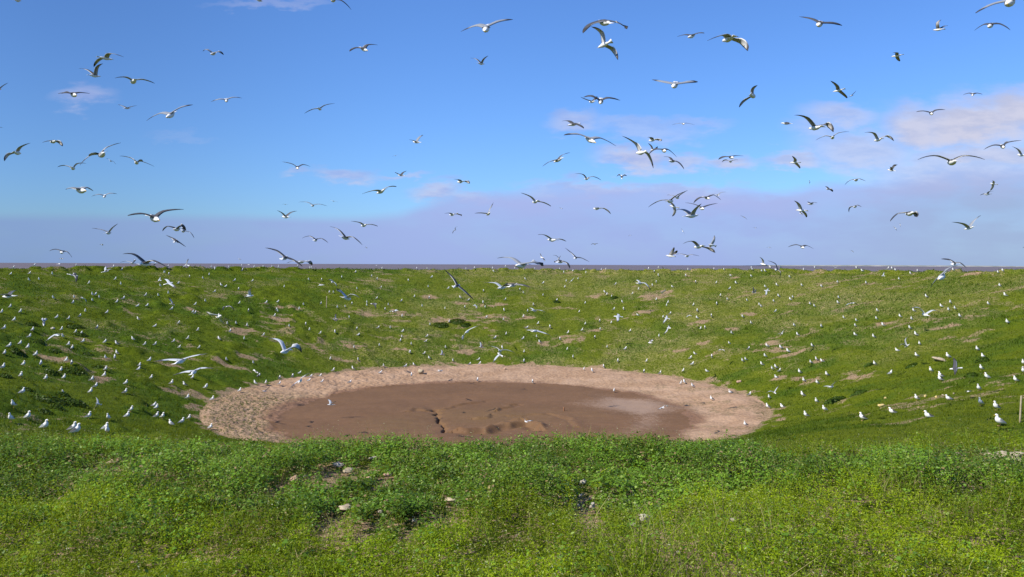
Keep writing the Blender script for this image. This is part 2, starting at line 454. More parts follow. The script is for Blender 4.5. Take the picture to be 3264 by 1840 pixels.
# mud and bank share one grid
crack = [(1384, 1303), (1392, 1312), (1399, 1326), (1403, 1343), (1408, 1352), (1420, 1366), (1418, 1376)]
ridge1 = [(1300, 1312), (1322, 1305), (1340, 1303), (1362, 1309), (1384, 1303), (1400, 1304), (1422, 1303), (1440, 1294), (1480, 1287), (1530, 1280)]
ridge2 = [(1480, 1375), (1540, 1374), (1570, 1367), (1602, 1358), (1640, 1350), (1665, 1345), (1700, 1350), (1720, 1362)]
ridge3 = [(1580, 1310), (1612, 1300), (1640, 1292)]
ridge4 = [(1625, 1325), (1690, 1322), (1740, 1318), (1790, 1325), (1830, 1340), (1850, 1362)]
ridge5 = [(1520, 1334), (1550, 1332), (1560, 1326)]
def to_mud(pl):
    d = cam_ray(np.array([p[0] for p in pl]), np.array([p[1] for p in pl])); t = ZP / d[:, 2]
    return np.stack([d[:, 0] * t, d[:, 1] * t], -1)
def pdist(x, y, pl):
    best = np.full(x.shape, 99.0); side = np.zeros(x.shape)
    for (ax, ay), (bx, by) in zip(pl[:-1], pl[1:]):
        vx, vy = bx - ax, by - ay; L = vx * vx + vy * vy
        t = np.clip(((x - ax) * vx + (y - ay) * vy) / L, 0, 1)
        d = np.hypot(x - ax - t * vx, y - ay - t * vy)
        s = np.sign((x - ax) * vy - (y - ay) * vx)
        side = np.where(d < best, s, side); best = np.minimum(best, d)
    return best, side
CR_, R1, R2, R3, R4, R5 = map(to_mud, (crack, ridge1, ridge2, ridge3, ridge4, ridge5))
PALE = to_mud([(1985, 1290), (1900, 1282), (2080, 1300), (2150, 1330)])
def mud_z(x, y):
    z = base_z(x, y)
    rm = np.hypot(x - MC[0], y - MC[1]); r = np.hypot(x - PC[0], y - PC[1])
    inm = sstep(RM - rm, -.5, 1.0)
    wx = x + (vnoise(x, y, .7, 3) - .5) * .5; wy = y + (vnoise(x, y, .7, 4) - .5) * .5
    z = z + inm * (fbm(x, y, 5, 111, 3) - .5) * .22 + inm * (fbm(x, y, .6, 113, 3) - .5) * .045
    d, _ = pdist(wx, wy, CR_); z = z - .30 * np.exp(-(d / .13) ** 2) - .08 * np.exp(-(d / .6) ** 2)
    for pl, hgt, wd in ((R1, .08, .45), (R2, .26, .6), (R3, .10, .35), (R4, .06, .4), (R5, .10, .35)):
        d, s = pdist(wx, wy, pl)
        z = z + hgt * np.exp(-(d / wd) ** 2) * (1 + .8 * (vnoise(x, y, .5, 9) - .5)) - hgt * .8 * np.exp(-((d - wd * .9) / (wd * .6)) ** 2) * (s > 0)
    inb = (1 - inm) * sstep(RB - r, -.6, .5)
    clod = np.abs(fbm(x, y, .55, 121, 3) - .5)
    lf = sstep(-x, 2, 16)
    z = z + inb * ((.5 - clod * 2) * (.07 + .20 * lf) + (fbm(x, y, 3, 131, 3) - .5) * .35)
    return z
def bank_attr(x, y):
    rm = np.hypot(x - MC[0], y - MC[1]); r = np.hypot(x - PC[0], y - PC[1])
    weed = np.clip(sstep(-x, 6, 20) * 1.3 * sstep(70 - y, 0, 10) + .9 * sstep(r, RB - 1.2, RB) * sstep(fbm(x, y, 1.5, 141, 2), .4, .6) + .6 * sstep(x, 8, 16) * sstep(fbm(x, y, 1.2, 143, 3), .5, .62), 0, 1)
    wet = 1 - sstep(rm + (fbm(x, y, 1.3, 145, 3) - .5) * 2.0, RM - .3, RM + 1.3)
    return {'weed': weed, 'wet': wet}
def mud_attr(x, y):
    cx, cy = PALE[0]
    d = np.hypot((x - cx - 1.0) / 5.2, (y - cy) / 3.4) + (fbm(x, y, 1.5, 151, 3) - .5) * .6
    ring = np.exp(-((np.hypot(x - MC[0], y - MC[1]) - 12.0) / 1.3) ** 2) * sstep(x, 4, 10) * .55
    pale = np.clip(np.clip(1.25 - d, 0, 1) * .9 + ring, 0, 1)
    ol = np.clip(field(x, y, [(R3[0][0], R3[0][1] - 2, 7, 4), (CR_[3][0] - 3, CR_[3][1] - 1, 3, 3)], .5), 0, 1)
    return {'pale': pale, 'olive': ol}
in_mud = lambda x, y: np.hypot(x - MC[0], y - MC[1]) + (fbm(x, y, 1.6, 161, 3) - .5) * 1.6 < RM - .2
polar('pond', PC[0], PC[1], np.concatenate([[.02], np.arange(.2, RB + .25, .115)]), 1200, None, mud_z, None,
      face_mask=[('mud_flat', M_MUD, mud_attr, in_mud), ('dried_mud_bank', M_BANK, bank_attr, lambda x, y: ~in_mud(x, y))])

# ------------------------------------------------------------------ sea and far shore
def sea_mat():
    m, t, b = material('brown_estuary_water')
    co = t.new('ShaderNodeTexCoord').outputs['Object']
    mp = t.new('ShaderNodeMapping'); mp.inputs['Scale'].default_value = (0.0006, 0.0030, 1); t.l.new(co, mp.inputs[0])
    n = t.noise(mp.outputs[0], 1.0, 5, 0.6)
    t.l.new(t.mix(t.ramp(n, 0.35, 0.7), (0.118, 0.092, 0.092), (0.155, 0.120, 0.110)), b.inputs['Base Color'])
    b.inputs['Roughness'].default_value = 0.55; b.inputs['Specular IOR Level'].default_value = 0.25
    bp = t.new('ShaderNodeBump'); bp.inputs['Strength'].default_value = 0.5; bp.inputs['Distance'].default_value = 0.4
    t.l.new(t.noise(co, 0.4, 4, 0.7), bp.inputs['Height']); t.l.new(bp.outputs[0], b.inputs['Normal'])
    return m
polar('sea', 0, 0, np.array([1.0, 150, 600, 2000, 6000, 15000, 30000, 50000]), 96, sea_mat(), lambda x, y: np.full(x.shape, -13.0), None)
# ------------------------------------------------------------------ distant shore (faint low land right of centre)
def strip(name, az0, az1, dist, hmax, seed, mat, kind='structure'):
    n = 160
    t = np.linspace(0, 1, n); az = az0 + (az1 - az0) * t
    x = az * dist; y = np.full(n, dist)
    h = hmax * (0.25 + 0.75 * fbm(t * 40, t * 0, 6, seed, 4)) * np.sin(np.pi * np.clip(t, .0, 1)) ** .4
    v = []
    prof = [(0, 0), (.35, 150), (.85, 500), (1, 900), (.6, 1800), (0, 2600)]
    for fz, dy in prof: v.append(np.stack([x, y + dy, -13 + (h + 13) * fz], -1))
    v = np.concatenate(v); q = []
    for k_ in range(len(prof) - 1):
        for i in range(n - 1): q += [k_ * n + i, k_ * n + i + 1, (k_ + 1) * n + i + 1, (k_ + 1) * n + i]
    return tag(mesh_np(name, v, q, [4] * (len(q) // 4), mat), kind=kind)
strip('hills', .33, .66, 16000, 20, 3, M_COAST)

# ------------------------------------------------------------------ leaf cover on the near rim
def leaves_mesh(name, pos, nrm, size, col, nv, mat, aspect=0.8, fold=0.15):
    """one small folded leaf per entry; nv = 4 (lancet) or 6 (round)"""
    n = len(pos)
    a = rng.normal(size=(n, 3)); u = np.cross(nrm, a); u /= np.linalg.norm(u, axis=1)[:, None] + 1e-9
    v = np.cross(nrm, u)
    if nv == 4: sh = [(-1, 0, 0), (0.05, -.5 * aspect, fold), (1, 0, 0), (0.05, .5 * aspect, fold)]
    else: sh = [(-1, 0, 0), (-.45, -.8 * aspect, fold), (.5, -.75 * aspect, fold), (1, 0, 0), (.5, .75 * aspect, fold), (-.45, .8 * aspect, fold)]
    V = np.empty((n, nv, 3), np.float32)
    for i, (p, q, r) in enumerate(sh):
        V[:, i] = pos + (u * p + v * q + nrm * r) * (size * .5)[:, None]
    C = np.repeat(col, nv, axis=0)
    return mesh_np(name, V.reshape(-1, 3), np.arange(n * nv), np.full(n, nv), mat, False, colors=C)

def rand_dirs(n, spread):
    a = rng.uniform(0, 2 * math.pi, n); t = np.abs(rng.normal(0, spread, n))
    return np.stack([np.sin(t) * np.cos(a), np.sin(t) * np.sin(a), np.cos(t)], -1)

def near_points(n, y0=2.3, y1=11.5):
    # more of them close by, where each one shows larger
    u = rng.uniform(0, 1, n); y = 1 / ((1 / y0) * (1 - u) + (1 / y1) * u) if False else y0 + (y1 - y0) * u ** 1.15
    x = rng.uniform(-1, 1, n) * (0.66 * y + 2.6)
    return x, y
bare_px = [(750,1205,70,16),(870,1180,60,9),(985,1195,35,9),(930,1150,30,7),(285,1160,35,6),(410,1158,30,5),(545,1175,22,6),(1135,1252,35,10),(865,1272,28,8),
           (2530,1145,50,14),(2410,1142,22,7),(2345,1160,20,6),(1468,1210,16,8),(1490,1270,14,12),(1622,1300,24,14),(1700,1312,26,8),(1240,1180,24,7),(1795,1390,16,8),
           (2080,1225,22,8),(2420,1262,20,7),(1840,1305,16,5),(1700,1340,22,8),(185,1230,10,4),(1925,1152,14,9),(2170,1170,22,6)]
def near_hit(xd, yd, up=0.0):
    """point of the near rim seen at a view pixel"""
    px, py = S(xd, yd); d = cam_ray([px], [py])[0]
    t = np.arange(2.5, 14, .02); X = d[0] * t; Y = d[1] * t; Z = d[2] * t
    i = (Z < ground_z(X, Y) + up).argmax()
    return X[i], Y[i], t[i]
BARE = []
for p in bare_px:
    X, Y, T = near_hit(p[0], p[1], .08); Y2 = near_hit(p[0], p[1] - p[3], .08)[1]
    BARE.append((X, Y, p[2] * 1.1 / F_PX * T, max(.10, abs(Y2 - Y) * .9)))
NEAR_ST = [(1926,1151,18,14),(2410,1142,22,16),(2343,1162,18,14),(2528,1143,74,24),(2556,1152,30,14),(288,1157,28,7),(412,1156,26,10),(545,1173,16,10),(850,1165,30,10),(938,1149,26,8),
           (876,1180,26,9),(975,1190,18,10),(740,1200,26,12),(1134,1251,30,12),(868,1271,34,10),(957,1283,14,8),(1042,1306,9,9),(1467,1209,16,12),(1461,1243,9,6),(1455,1268,10,10),(1489,1268,16,20),
           (1621,1299,26,24),(1594,1316,14,7),(1797,1391,14,16),(1706,1388,10,8),(1844,1305,14,5)]
for p in NEAR_ST:
    X, Y, T = near_hit(p[0], p[1] + p[3] * .3, .05)
    wm = p[2] * 1.267 / F_PX * T
    BARE.append((X, Y - .05 - .05 * T, wm * .7 + .05, .13 + .060 * T))
def bare(x, y): 
    return field(x, y, BARE, .55)
# under the weeds: brown litter, open soil in the clearings
_me = bpy.data.objects['ground'].data
_co = np.empty(len(_me.vertices) * 3, np.float32); _me.vertices.foreach_get('co', _co); _co = _co.reshape(-1, 3)
_so = np.empty(len(_me.vertices), np.float32); _me.attributes['soil'].data.foreach_get('value', _so)
_nr = sstep(11.5 - _co[:, 1], 0, 2) * (np.hypot(_co[:, 0] - PC[0], _co[:, 1] - PC[1]) > 50)
_so = np.where(_nr > 0, np.maximum(_so, _nr * (.46 + .45 * bare(_co[:, 0], _co[:, 1]))), _so)
_me.attributes['soil'].data.foreach_set('value', _so.astype(np.float32))
def canopy(x, y):
    c = .10 + .19 * sstep(fbm(x, y, 1.0, 201, 4, .6), .34, .66)
    c = c + .20 * (fbm(x, y, .32, 205, 3) - .5)
    c = c * (1 - .72 * sstep(fbm(x, y, .55, 209, 3), .60, .70)) * (1 + .35 * sstep(fbm(x, y, .9, 213, 3), .5, .66))
    c = c * (1 - .85 * sstep(bare(x, y), .15, .6))
    c = c + .10 * sstep(fbm(x, y, .38, 207, 3), .50, .68) * np.exp(-((y - 8.4) / .7) ** 2)
    c = np.minimum(c, np.interp(y, [6.5, 8.2], [.5, .235]))
    return np.clip(c, .015, .5) * (1 - .45 * sstep(y, 9, 12))
def broad_mask(x, y):
    n = fbm(x, y, 1.3, 211, 4)
    lim = np.interp(x / np.maximum(y, 1), [-.7, -.3, -.05, .05, .25, .45, .7], [5.3, 5.7, 6.0, 6.4, 6.7, 6.9, 7.0])
    top = np.interp(x / np.maximum(y, 1), [-.7, -.2, .25, .35, .7], [8.6, 9.2, 9.2, 8.2, 8.0])
    return sstep(y + (n - .5) * 3.2, lim - .35, lim + .35) * (1 - sstep(y + (n - .5) * 2, top - .3, top + .5))
def sprigs(n_sprig, per, which, size_rng, nv, name, mat, cols, spread, y0=2.3, y1=11.5, rad=.05, hmin=.25, aspect=.8):
    x, y = near_points(n_sprig, y0, y1)
    bm = broad_mask(x, y)
    keep = rng.uniform(size=n_sprig) < (bm * .80 + .05 if which == 'broad' else (1 - bm) * .85 + .22)
    keep &= rng.uniform(size=n_sprig) > sstep(bare(x, y), .12, .5) * .97
    r = np.hypot(x - PC[0], y - PC[1]); keep &= r > 50
    x, y = x[keep], y[keep]; n = len(x)
    h = canopy(x, y) * rng.uniform(.72, 1.12, n)
    tx = rng.normal(0, .16, n); ty = rng.normal(0, .16, n)
    f = rng.uniform(hmin, 1, (n, per)) ** .8
    ang = rng.uniform(0, 2 * math.pi, (n, per)); rr = rad * rng.uniform(.15, 1, (n, per)) * (1.25 - .5 * f)
    X = x[:, None] + tx[:, None] * h[:, None] * f + np.cos(ang) * rr
    Y = y[:, None] + ty[:, None] * h[:, None] * f + np.sin(ang) * rr
    Z = ground_z(x, y)[:, None] + h[:, None] * f
    N = rand_dirs(n * per, spread)
    N[:, 0] += (np.cos(ang) * .45).ravel(); N[:, 1] += (np.sin(ang) * .45).ravel(); N /= np.linalg.norm(N, axis=1)[:, None]
    s = (size_rng[0] + (size_rng[1] - size_rng[0]) * rng.uniform(0, 1, n * per) ** 1.6) * np.repeat(np.clip(.75 + .5 * fbm(x, y, .5, 221, 2), .7, 1.3), per)
    c0, c1, c2 = [np.array(c) for c in cols]
    tone = np.clip(fbm(x, y, .9, 231, 4) * 1.6 - .3 + rng.normal(0, .12, n), 0, 1)
    C = c0 + (c1 - c0) * tone[:, None]
    C = C * (.72 + .56 * sstep(fbm(x, y, .45, 235, 3), .35, .65))[:, None]
    dead = rng.uniform(size=n) < .035; C = np.where(dead[:, None], np.array([.34, .24, .12]), C)
    C = np.repeat(C, per, 0)
    k_ = rng.uniform(size=n * per)
    C = np.where((k_ > .94)[:, None], c2, C) * rng.uniform(.75, 1.25, n * per)[:, None]  # a few random leaves get a paler colour as painted highlights
    P = np.stack([X.ravel(), Y.ravel(), Z.ravel()], -1)
    return leaves_mesh(name, P, N, s, C, nv, mat, aspect)
o = sprigs(80000, 11, 'broad', (.014, .034), 6, 'broad_leaved_weeds', M_BROAD, ((.095, .190, .020), (.165, .290, .026), (.32, .42, .10)), .55, 4.2, 11.0, .07)
tag(o, kind='stuff', label='dark green broad-leaved weeds carpeting the near rim above the pond', cat='ground cover')
o = sprigs(140000, 12, 'fine', (.010, .027), 4, 'fine_leaved_weeds', M_FINE, ((.190, .290, .005), (.330, .430, .010), (.50, .56, .14)), .80, 2.3, 12.5, .05, .12, .75)
tag(o, kind='stuff', label='yellow-green fine-leaved weeds filling the foreground', cat='ground cover')

def blades(name, x, y, z, h, wdt, lean, col, mat):
    n = len(x); a = rng.uniform(0, 2 * math.pi, n); b = a + rng.normal(0, .8, n)
    V = np.empty((n, 5, 3), np.float32)
    wx = np.cos(a) * wdt; wy = np.sin(a) * wdt; lx = np.cos(b) * lean * h; ly = np.sin(b) * lean * h
    V[:, 0] = np.stack([x - wx, y - wy, z], -1); V[:, 1] = np.stack([x + wx, y + wy, z], -1)
    V[:, 2] = np.stack([x + wx * .7 + lx * .4, y + wy * .7 + ly * .4, z + h * .6], -1); V[:, 3] = np.stack([x + lx, y + ly, z + h], -1)
    V[:, 4] = np.stack([x - wx * .7 + lx * .4, y - wy * .7 + ly * .4, z + h * .6], -1)
    i5 = np.arange(n)[:, None] * 5
    lp = (i5 + np.array([0, 1, 2, 4, 4, 2, 3])[None, :]).ravel()
    return mesh_np(name, V.reshape(-1, 3), lp, np.tile([4, 3], n), mat, False, colors=np.repeat(col, 5, 0))
x, y = near_points(42000); k = (np.hypot(x - PC[0], y - PC[1]) > 52) & (rng.uniform(size=len(x)) < .25 + .75 * sstep(fbm(x, y, .8, 241, 2), .5, .62)); x, y = x[k], y[k]
n = len(x)
o = blades('grass_blades', x, y, ground_z(x, y), canopy(x, y) * rng.uniform(.7, 1.35, n) + .03, rng.uniform(.0018, .0034, n), rng.uniform(.1, .8, n),
           np.where((rng.uniform(size=n) < .25)[:, None], np.array([.42, .36, .16]), np.array([.22, .32, .03])) * rng.uniform(.6, 1.4, (n, 1)), M_GRASS)
tag(o, kind='stuff', label='thin grass blades growing up through the foreground weeds', cat='grass')

def stalks(n0, name):
    x, y = near_points(n0, 2.6, 9.3); k = rng.uniform(size=n0) < .15 + .85 * sstep(fbm(x, y, 1.1, 245, 2), .50, .62)
    x, y = x[k], y[k]; m = len(x); P = []; Cc = []; Nn = []; Sz = []
    h = canopy(x, y) * rng.uniform(1.1, 1.5, m) + .03; z0 = ground_z(x, y); lx = rng.normal(0, .2, m); ly = rng.normal(0, .2, m)
    for q in range(9):
        f = .55 + .45 * q / 8
        P.append(np.stack([x + lx * h * f + rng.normal(0, .010, m), y + ly * h * f + rng.normal(0, .010, m), z0 + h * f], -1))
        Cc.append(np.where(((f > .85) & (rng.uniform(size=m) < .5))[:, None], np.array([.62, .60, .38]), np.array([.30, .38, .06])) * rng.uniform(.7, 1.2, (m, 1)))
        Nn.append(rand_dirs(m, .9)); Sz.append(rng.uniform(.008, .018, m) * (1.2 - .5 * (f - .55)))
    return leaves_mesh(name, np.concatenate(P), np.concatenate(Nn), np.concatenate(Sz), np.concatenate(Cc), 4, M_FINE, .8)
o = stalks(7500, 'seeding_stems')
tag(o, kind='stuff', label='pale seeding stems poking up out of the foreground weeds', cat='ground cover')

# ------------------------------------------------------------------ short grass on the slopes of the hollow
N = 620000
x = rng.uniform(-68, 68, N); y = rng.uniform(9, 126, N)
D = np.hypot(x, y); r = np.hypot(x - PC[0], y - PC[1])
k = (rng.uniform(size=N) < np.clip((46 / D) ** 1.0, .3, 1)) & (r > RB + .1 + .5 * vnoise(x, y, 1.0, 8)) & (r < 61) & (np.abs(x) < .72 * y + 2)
k &= ~((y < 40) & (r < 50) & (D < 30))                       # hidden behind the near rim
x, y = x[k], y[k]; soil, lush, dry = masks(x, y)
k = rng.uniform(size=len(x)) > soil * .80; x, y, soil, lush, dry = x[k], y[k], soil[k], lush[k], dry[k]
n = len(x); D = np.hypot(x, y)
nm = fbm(x, y, 3, 251, 3)
col = np.array([.078, .112, .002]) + (np.array([.134, .170, .004]) - np.array([.078, .112, .002])) * sstep(nm, .35, .65)[:, None]
col = col * (1 - lush[:, None]) + np.array([.045, .098, .005]) * lush[:, None]
isdry = rng.uniform(size=n) < dry * (.10 + .70 * sstep(fbm(x, y, .8, 261, 2), .48, .62))
col = np.where(isdry[:, None], np.array([.30, .27, .10]), col) * rng.uniform(.7, 1.3, (n, 1))
hgt = rng.uniform(.05, .12, n) * (1 + 1.0 * lush) * (1 + .6 * sstep(fbm(x, y, 1.2, 271, 2), .55, .7))
o = blades('slope_grass', x, y, gz(x, y) - .01, hgt, rng.uniform(.014, .030, n) * np.clip(D / 70, .12, 1.4), rng.uniform(.2, 1.4, n), col, M_GRASS)
tag(o, kind='stuff', label='short green grass covering the slopes of the hollow', cat='grass')

# darker leafy clumps on the slopes
clump_px = [(60,1128,0),]
def weed_clump(px, py, wd, hh, i, lab):
    wd *= .75; hh *= .55
    P, T = hit([px], [py]); 
    if np.isnan(T[0]): return
    cx, cy = P[0]; n = int(420 * wd / 1.0) + 200
    u = rng.normal(size=(n, 3)); u /= np.linalg.norm(u, axis=1)[:, None]; u[:, 2] = np.abs(u[:, 2])
    rr = rng.uniform(.35, 1, n) ** .5
    lob = 1 + .15 * np.sin(np.arctan2(u[:, 1], u[:, 0]) * 3 + i) * (1 - u[:, 2])
    x = u[:, 0] * rr * lob * wd * .5; y = u[:, 1] * rr * lob * wd * .38; z = u[:, 2] * rr * hh
    zz = ground_z(cx + x, cy + y) - ground_z(cx, cy)
    P3 = np.stack([x, y, z + zz], -1)
    nn = u + rng.normal(0, .5, (n, 3)); nn[:, 2] = np.abs(nn[:, 2]); nn /= np.linalg.norm(nn, axis=1)[:, None]
    o = leaves_mesh('weed_clump', P3, nn, rng.uniform(.07, .15, n), np.array([.060, .105, .012]) * rng.uniform(.6, 1.5, (n, 1)), 6, M_BROAD)
    o.location = (cx, cy, float(ground_z(cx, cy)))
    tag(o, lab, 'weed clump', 'leafy weed clumps on the slopes')
kk = 660 / 2576
def T21(x, y): return x * kk, 1100 + y * kk
def T20(x, y): return x * kk, 840 + y * kk
def T24(x, y): return 1300 + x * kk, 840 + y * kk
def T29(x, y): return 2604 + x * kk, 1100 + y * kk
clumps = [(T21(210, 105), 1.5, .6), (T21(690, 95), 1.7, .5), (T21(1100, 130), 1.3, .4), (T21(930, 350), 2.6, .8), (T21(1230, 290), 1.4, .35), (T21(640, 350), 1.5, .4),
          (T21(60, 400), 1.3, .4), (T21(600, 700), 3.0, .5), (T21(920, 740), 2.2, .6), (T21(710, 800), 1.0, .5), (T21(780, 640), 1.2, .5), (T21(560, 850), 1.2, .35),
          (T21(320, 570), 1.2, .35), (T20(930, 800), 2.4, .5), (T20(400, 770), 1.6, .5), (T20(1000, 900), 1.6, .5), (T20(490, 990), 1.2, .5), (T24(415, 785), 2.6, .8), (T24(615, 735), 2.8, .5),
          (T24(715, 780), 1.8, .5), (T24(1850, 490), 1.4, .5), (T24(2560, 440), 1.6, .6), (T29(215, 700), 2.0, .5), (T29(520, 610), 1.6, .3), (T29(2060, 210), 1.2, .5), (T29(1180, 270), 1.2, .3), (T29(1920, 390), 1.1, .35), (T29(640, 265), 1.1, .4)]
def pct(px, py): return '%.1f%% across %.1f%% down' % (px / 32.64, py / 18.40)
for i, ((px, py), wd, hh) in enumerate(clumps):
    weed_clump(px, py, wd, hh, i, 'dark green leafy weed clump on the slope, ' + pct(px, py))
# ------------------------------------------------------------------ gulls
DK = dict(up=(.050, .052, .060), tip=(.020, .020, .022), und=(.42, .40, .38), undf=(.10, .098, .098), te=(.78, .77, .74))  # underwing colours darkened: shade of the underside is painted in
GY = dict(up=(.22, .24, .27), tip=(.03, .03, .035), und=(.50, .49, .47), undf=(.30, .30, .30), te=(.80, .79, .77))  # wing colours darkened to read as shaded against the sky
LT = dict(up=(.40, .43, .47), tip=(.06, .06, .065), und=(.74, .73, .70), undf=(.60, .60, .59), te=(.82, .81, .78))  # brighter copy of the grey palette, painted lighter for gulls over the ground
WHITE = (.84, .83, .80)

def unit(v): return v / (np.linalg.norm(v) + 1e-9)

class MB:
    def __init__(s): s.v = []; s.f = []; s.c = []
    def ring(s, pts, cols):
        i = len(s.v); s.v += [tuple(p) for p in pts]; s.c += [tuple(c) for c in cols]; return list(range(i, i + len(pts)))
    def bridge(s, a, b):
        n = len(a)
        for i in range(n): s.f.append((a[i], a[(i + 1) % n], b[(i + 1) % n], b[i]))
    def cap(s, a): s.f.append(tuple(a))
    def obj(s, name, mat, parent=None):
        loops = [i for f in s.f for i in f]
        return mesh_np(name, np.array(s.v), loops, [len(f) for f in s.f], mat, True, colors=np.array(s.c), parent=parent)

def wing(mb, sh, wr, tp, B, U, side, pal, k, lod):
    """a closed aerofoil surface from shoulder over wrist to tip; side=+1 for the bird's right"""
    n = 9 if lod else 5
    P = []
    for i in range(n + 1):
        t = i / n
        # quadratic-ish curve through the wrist
        tw = .40
        a, b, c = sh, wr, tp
        l0 = (t - tw) * (t - 1) / (tw * 1.0); l1 = t * (t - 1) / (tw * (tw - 1)); l2 = t * (t - tw) / (1 - tw)
        q = a * l0 + b * l1 + c * l2
        lin = a + (b - a) * (t / tw) if t < tw else b + (c - b) * ((t - tw) / (1 - tw))
        P.append(q * .6 + lin * .4)
    prev = None
    for i in range(n + 1):
        t = i / n
        d = unit(P[min(i + 1, n)] - P[max(i - 1, 0)])
        ch = B - d * np.dot(B, d)
        if np.linalg.norm(ch) < .25: ch = ch + .4 * np.cross(U, d) * side
        ch = unit(ch)
        up = np.cross(d * side, ch); up = unit(up)
        cl = k * np.interp(t, [0, .15, .4, .7, .88, 1], [.165, .17, .155, .115, .075, .012])
        th = k * np.interp(t, [0, .3, .7, 1], [.022, .014, .008, .004])
        le = P[i] + ch * cl * .28; te = P[i] - ch * cl * .72
        cam_ = up * cl * .06
        m1 = P[i] + ch * cl * .02; m2 = P[i] - ch * cl * .52
        pts = [le, m1 + cam_ + up * th * .5, m2 + cam_ * .7 + up * th * .3, te, m2 + cam_ * .2 - up * th * .3, m1 - up * th * .5]
        upc = pal['tip'] if t > .72 else pal['up']
        und = pal['tip'] if t > .80 else pal['und']; unf = pal['tip'] if t > .72 else pal['undf']
        tec = pal['te'] if t < .62 else upc
        cols = [upc, upc, upc, tec, unf, und]
        r_ = mb.ring(pts, cols)
        if prev: mb.bridge(prev, r_)
        prev = r_
    mb.cap(prev)

def flying_gull(name, P, pal, lod):
    tail, head, wl, tl, wr, tr = P
    c = (tail + head) * .5
    tail, head, wl, tl, wr, tr = [p - c for p in (tail, head, wl, tl, wr, tr)]
    L = np.linalg.norm(head - tail); B = unit(head - tail); k = L / .58
    U = np.cross(tr - tl, B); U = unit(U)
    flip = U[2] < -.25
    if flip: U = -U; wl, tl, wr, tr = wr, tr, wl, tl      # bird flies the other way round
    Rv = unit(np.cross(B, U))
    mb = MB()
    st = [(.075, .006), (.09, .017), (.12, .027), (.155, .033), (.20, .034), (.25, .038), (.33, .054), (.43, .062), (.55, .058), (.66, .043), (.76, .026), (.82, .017)]
    nseg = 10 if lod else 6
    prev = None
    if not lod: st = st[::2] + [st[-1]]
    for t, rad_ in st:
        cc = head + (tail - head) * t - U * k * (.012 * math.sin(math.pi * min(1, t / .8)))
        pts = []; cols = []
        for j in range(nseg):
            a = 2 * math.pi * j / nseg
            pts.append(cc + (Rv * math.cos(a) + U * math.sin(a) * .92) * rad_ * k)
            cols.append(pal['up'] if (math.sin(a) > .35 and .30 < t < .68) else WHITE)
        r_ = mb.ring(pts, cols)
        if prev: mb.bridge(prev, r_)
        else: mb.cap(r_)
        prev = r_
    mb.cap(prev)
    # tail fan
    tb = head + (tail - head) * .74
    a = []
    for t, hw, th in ((0, .022, .010), (.5, .045, .006), (1.0, .068, .003)):
        cc = tb + (tail - tb) * t
        r_ = mb.ring([cc - Rv * hw * k, cc - Rv * hw * .4 * k + U * th * k, cc + Rv * hw * .4 * k + U * th * k, cc + Rv * hw * k, cc - U * th * k], [WHITE] * 5)
        if a: mb.bridge(a, r_)
        else: mb.cap(r_)
        a = r_
    mb.cap(a)
    shc = head + (tail - head) * .37 + U * .018 * k
    wing(mb, shc - Rv * .022 * k, wl, tl, B, U, -1, pal, k, lod)
    wing(mb, shc + Rv * .022 * k, wr, tr, B, U, 1, pal, k, lod)
    o = mb.obj(name, M_PLUM)
    o.location = Vector(c)
    if lod:
        bl = MB(); prev = None
        for t, rad_ in ((0, .002), (.02, .006), (.05, .0085), (.088, .010)):
            cc = head + (tail - head) * t - U * k * (.004 + .004 * (t < .03))
            r_ = bl.ring([cc + (Rv * math.cos(2 * math.pi * j / 6) * .7 + U * math.sin(2 * math.pi * j / 6)) * rad_ * k for j in range(6)], [(.7, .45, .05)] * 6)
            if prev: bl.bridge(prev, r_)
            else: bl.cap(r_)
            prev = r_
        bl.cap(prev); bl.obj('bill', M_BILL, o)
    return o, B, U, flip

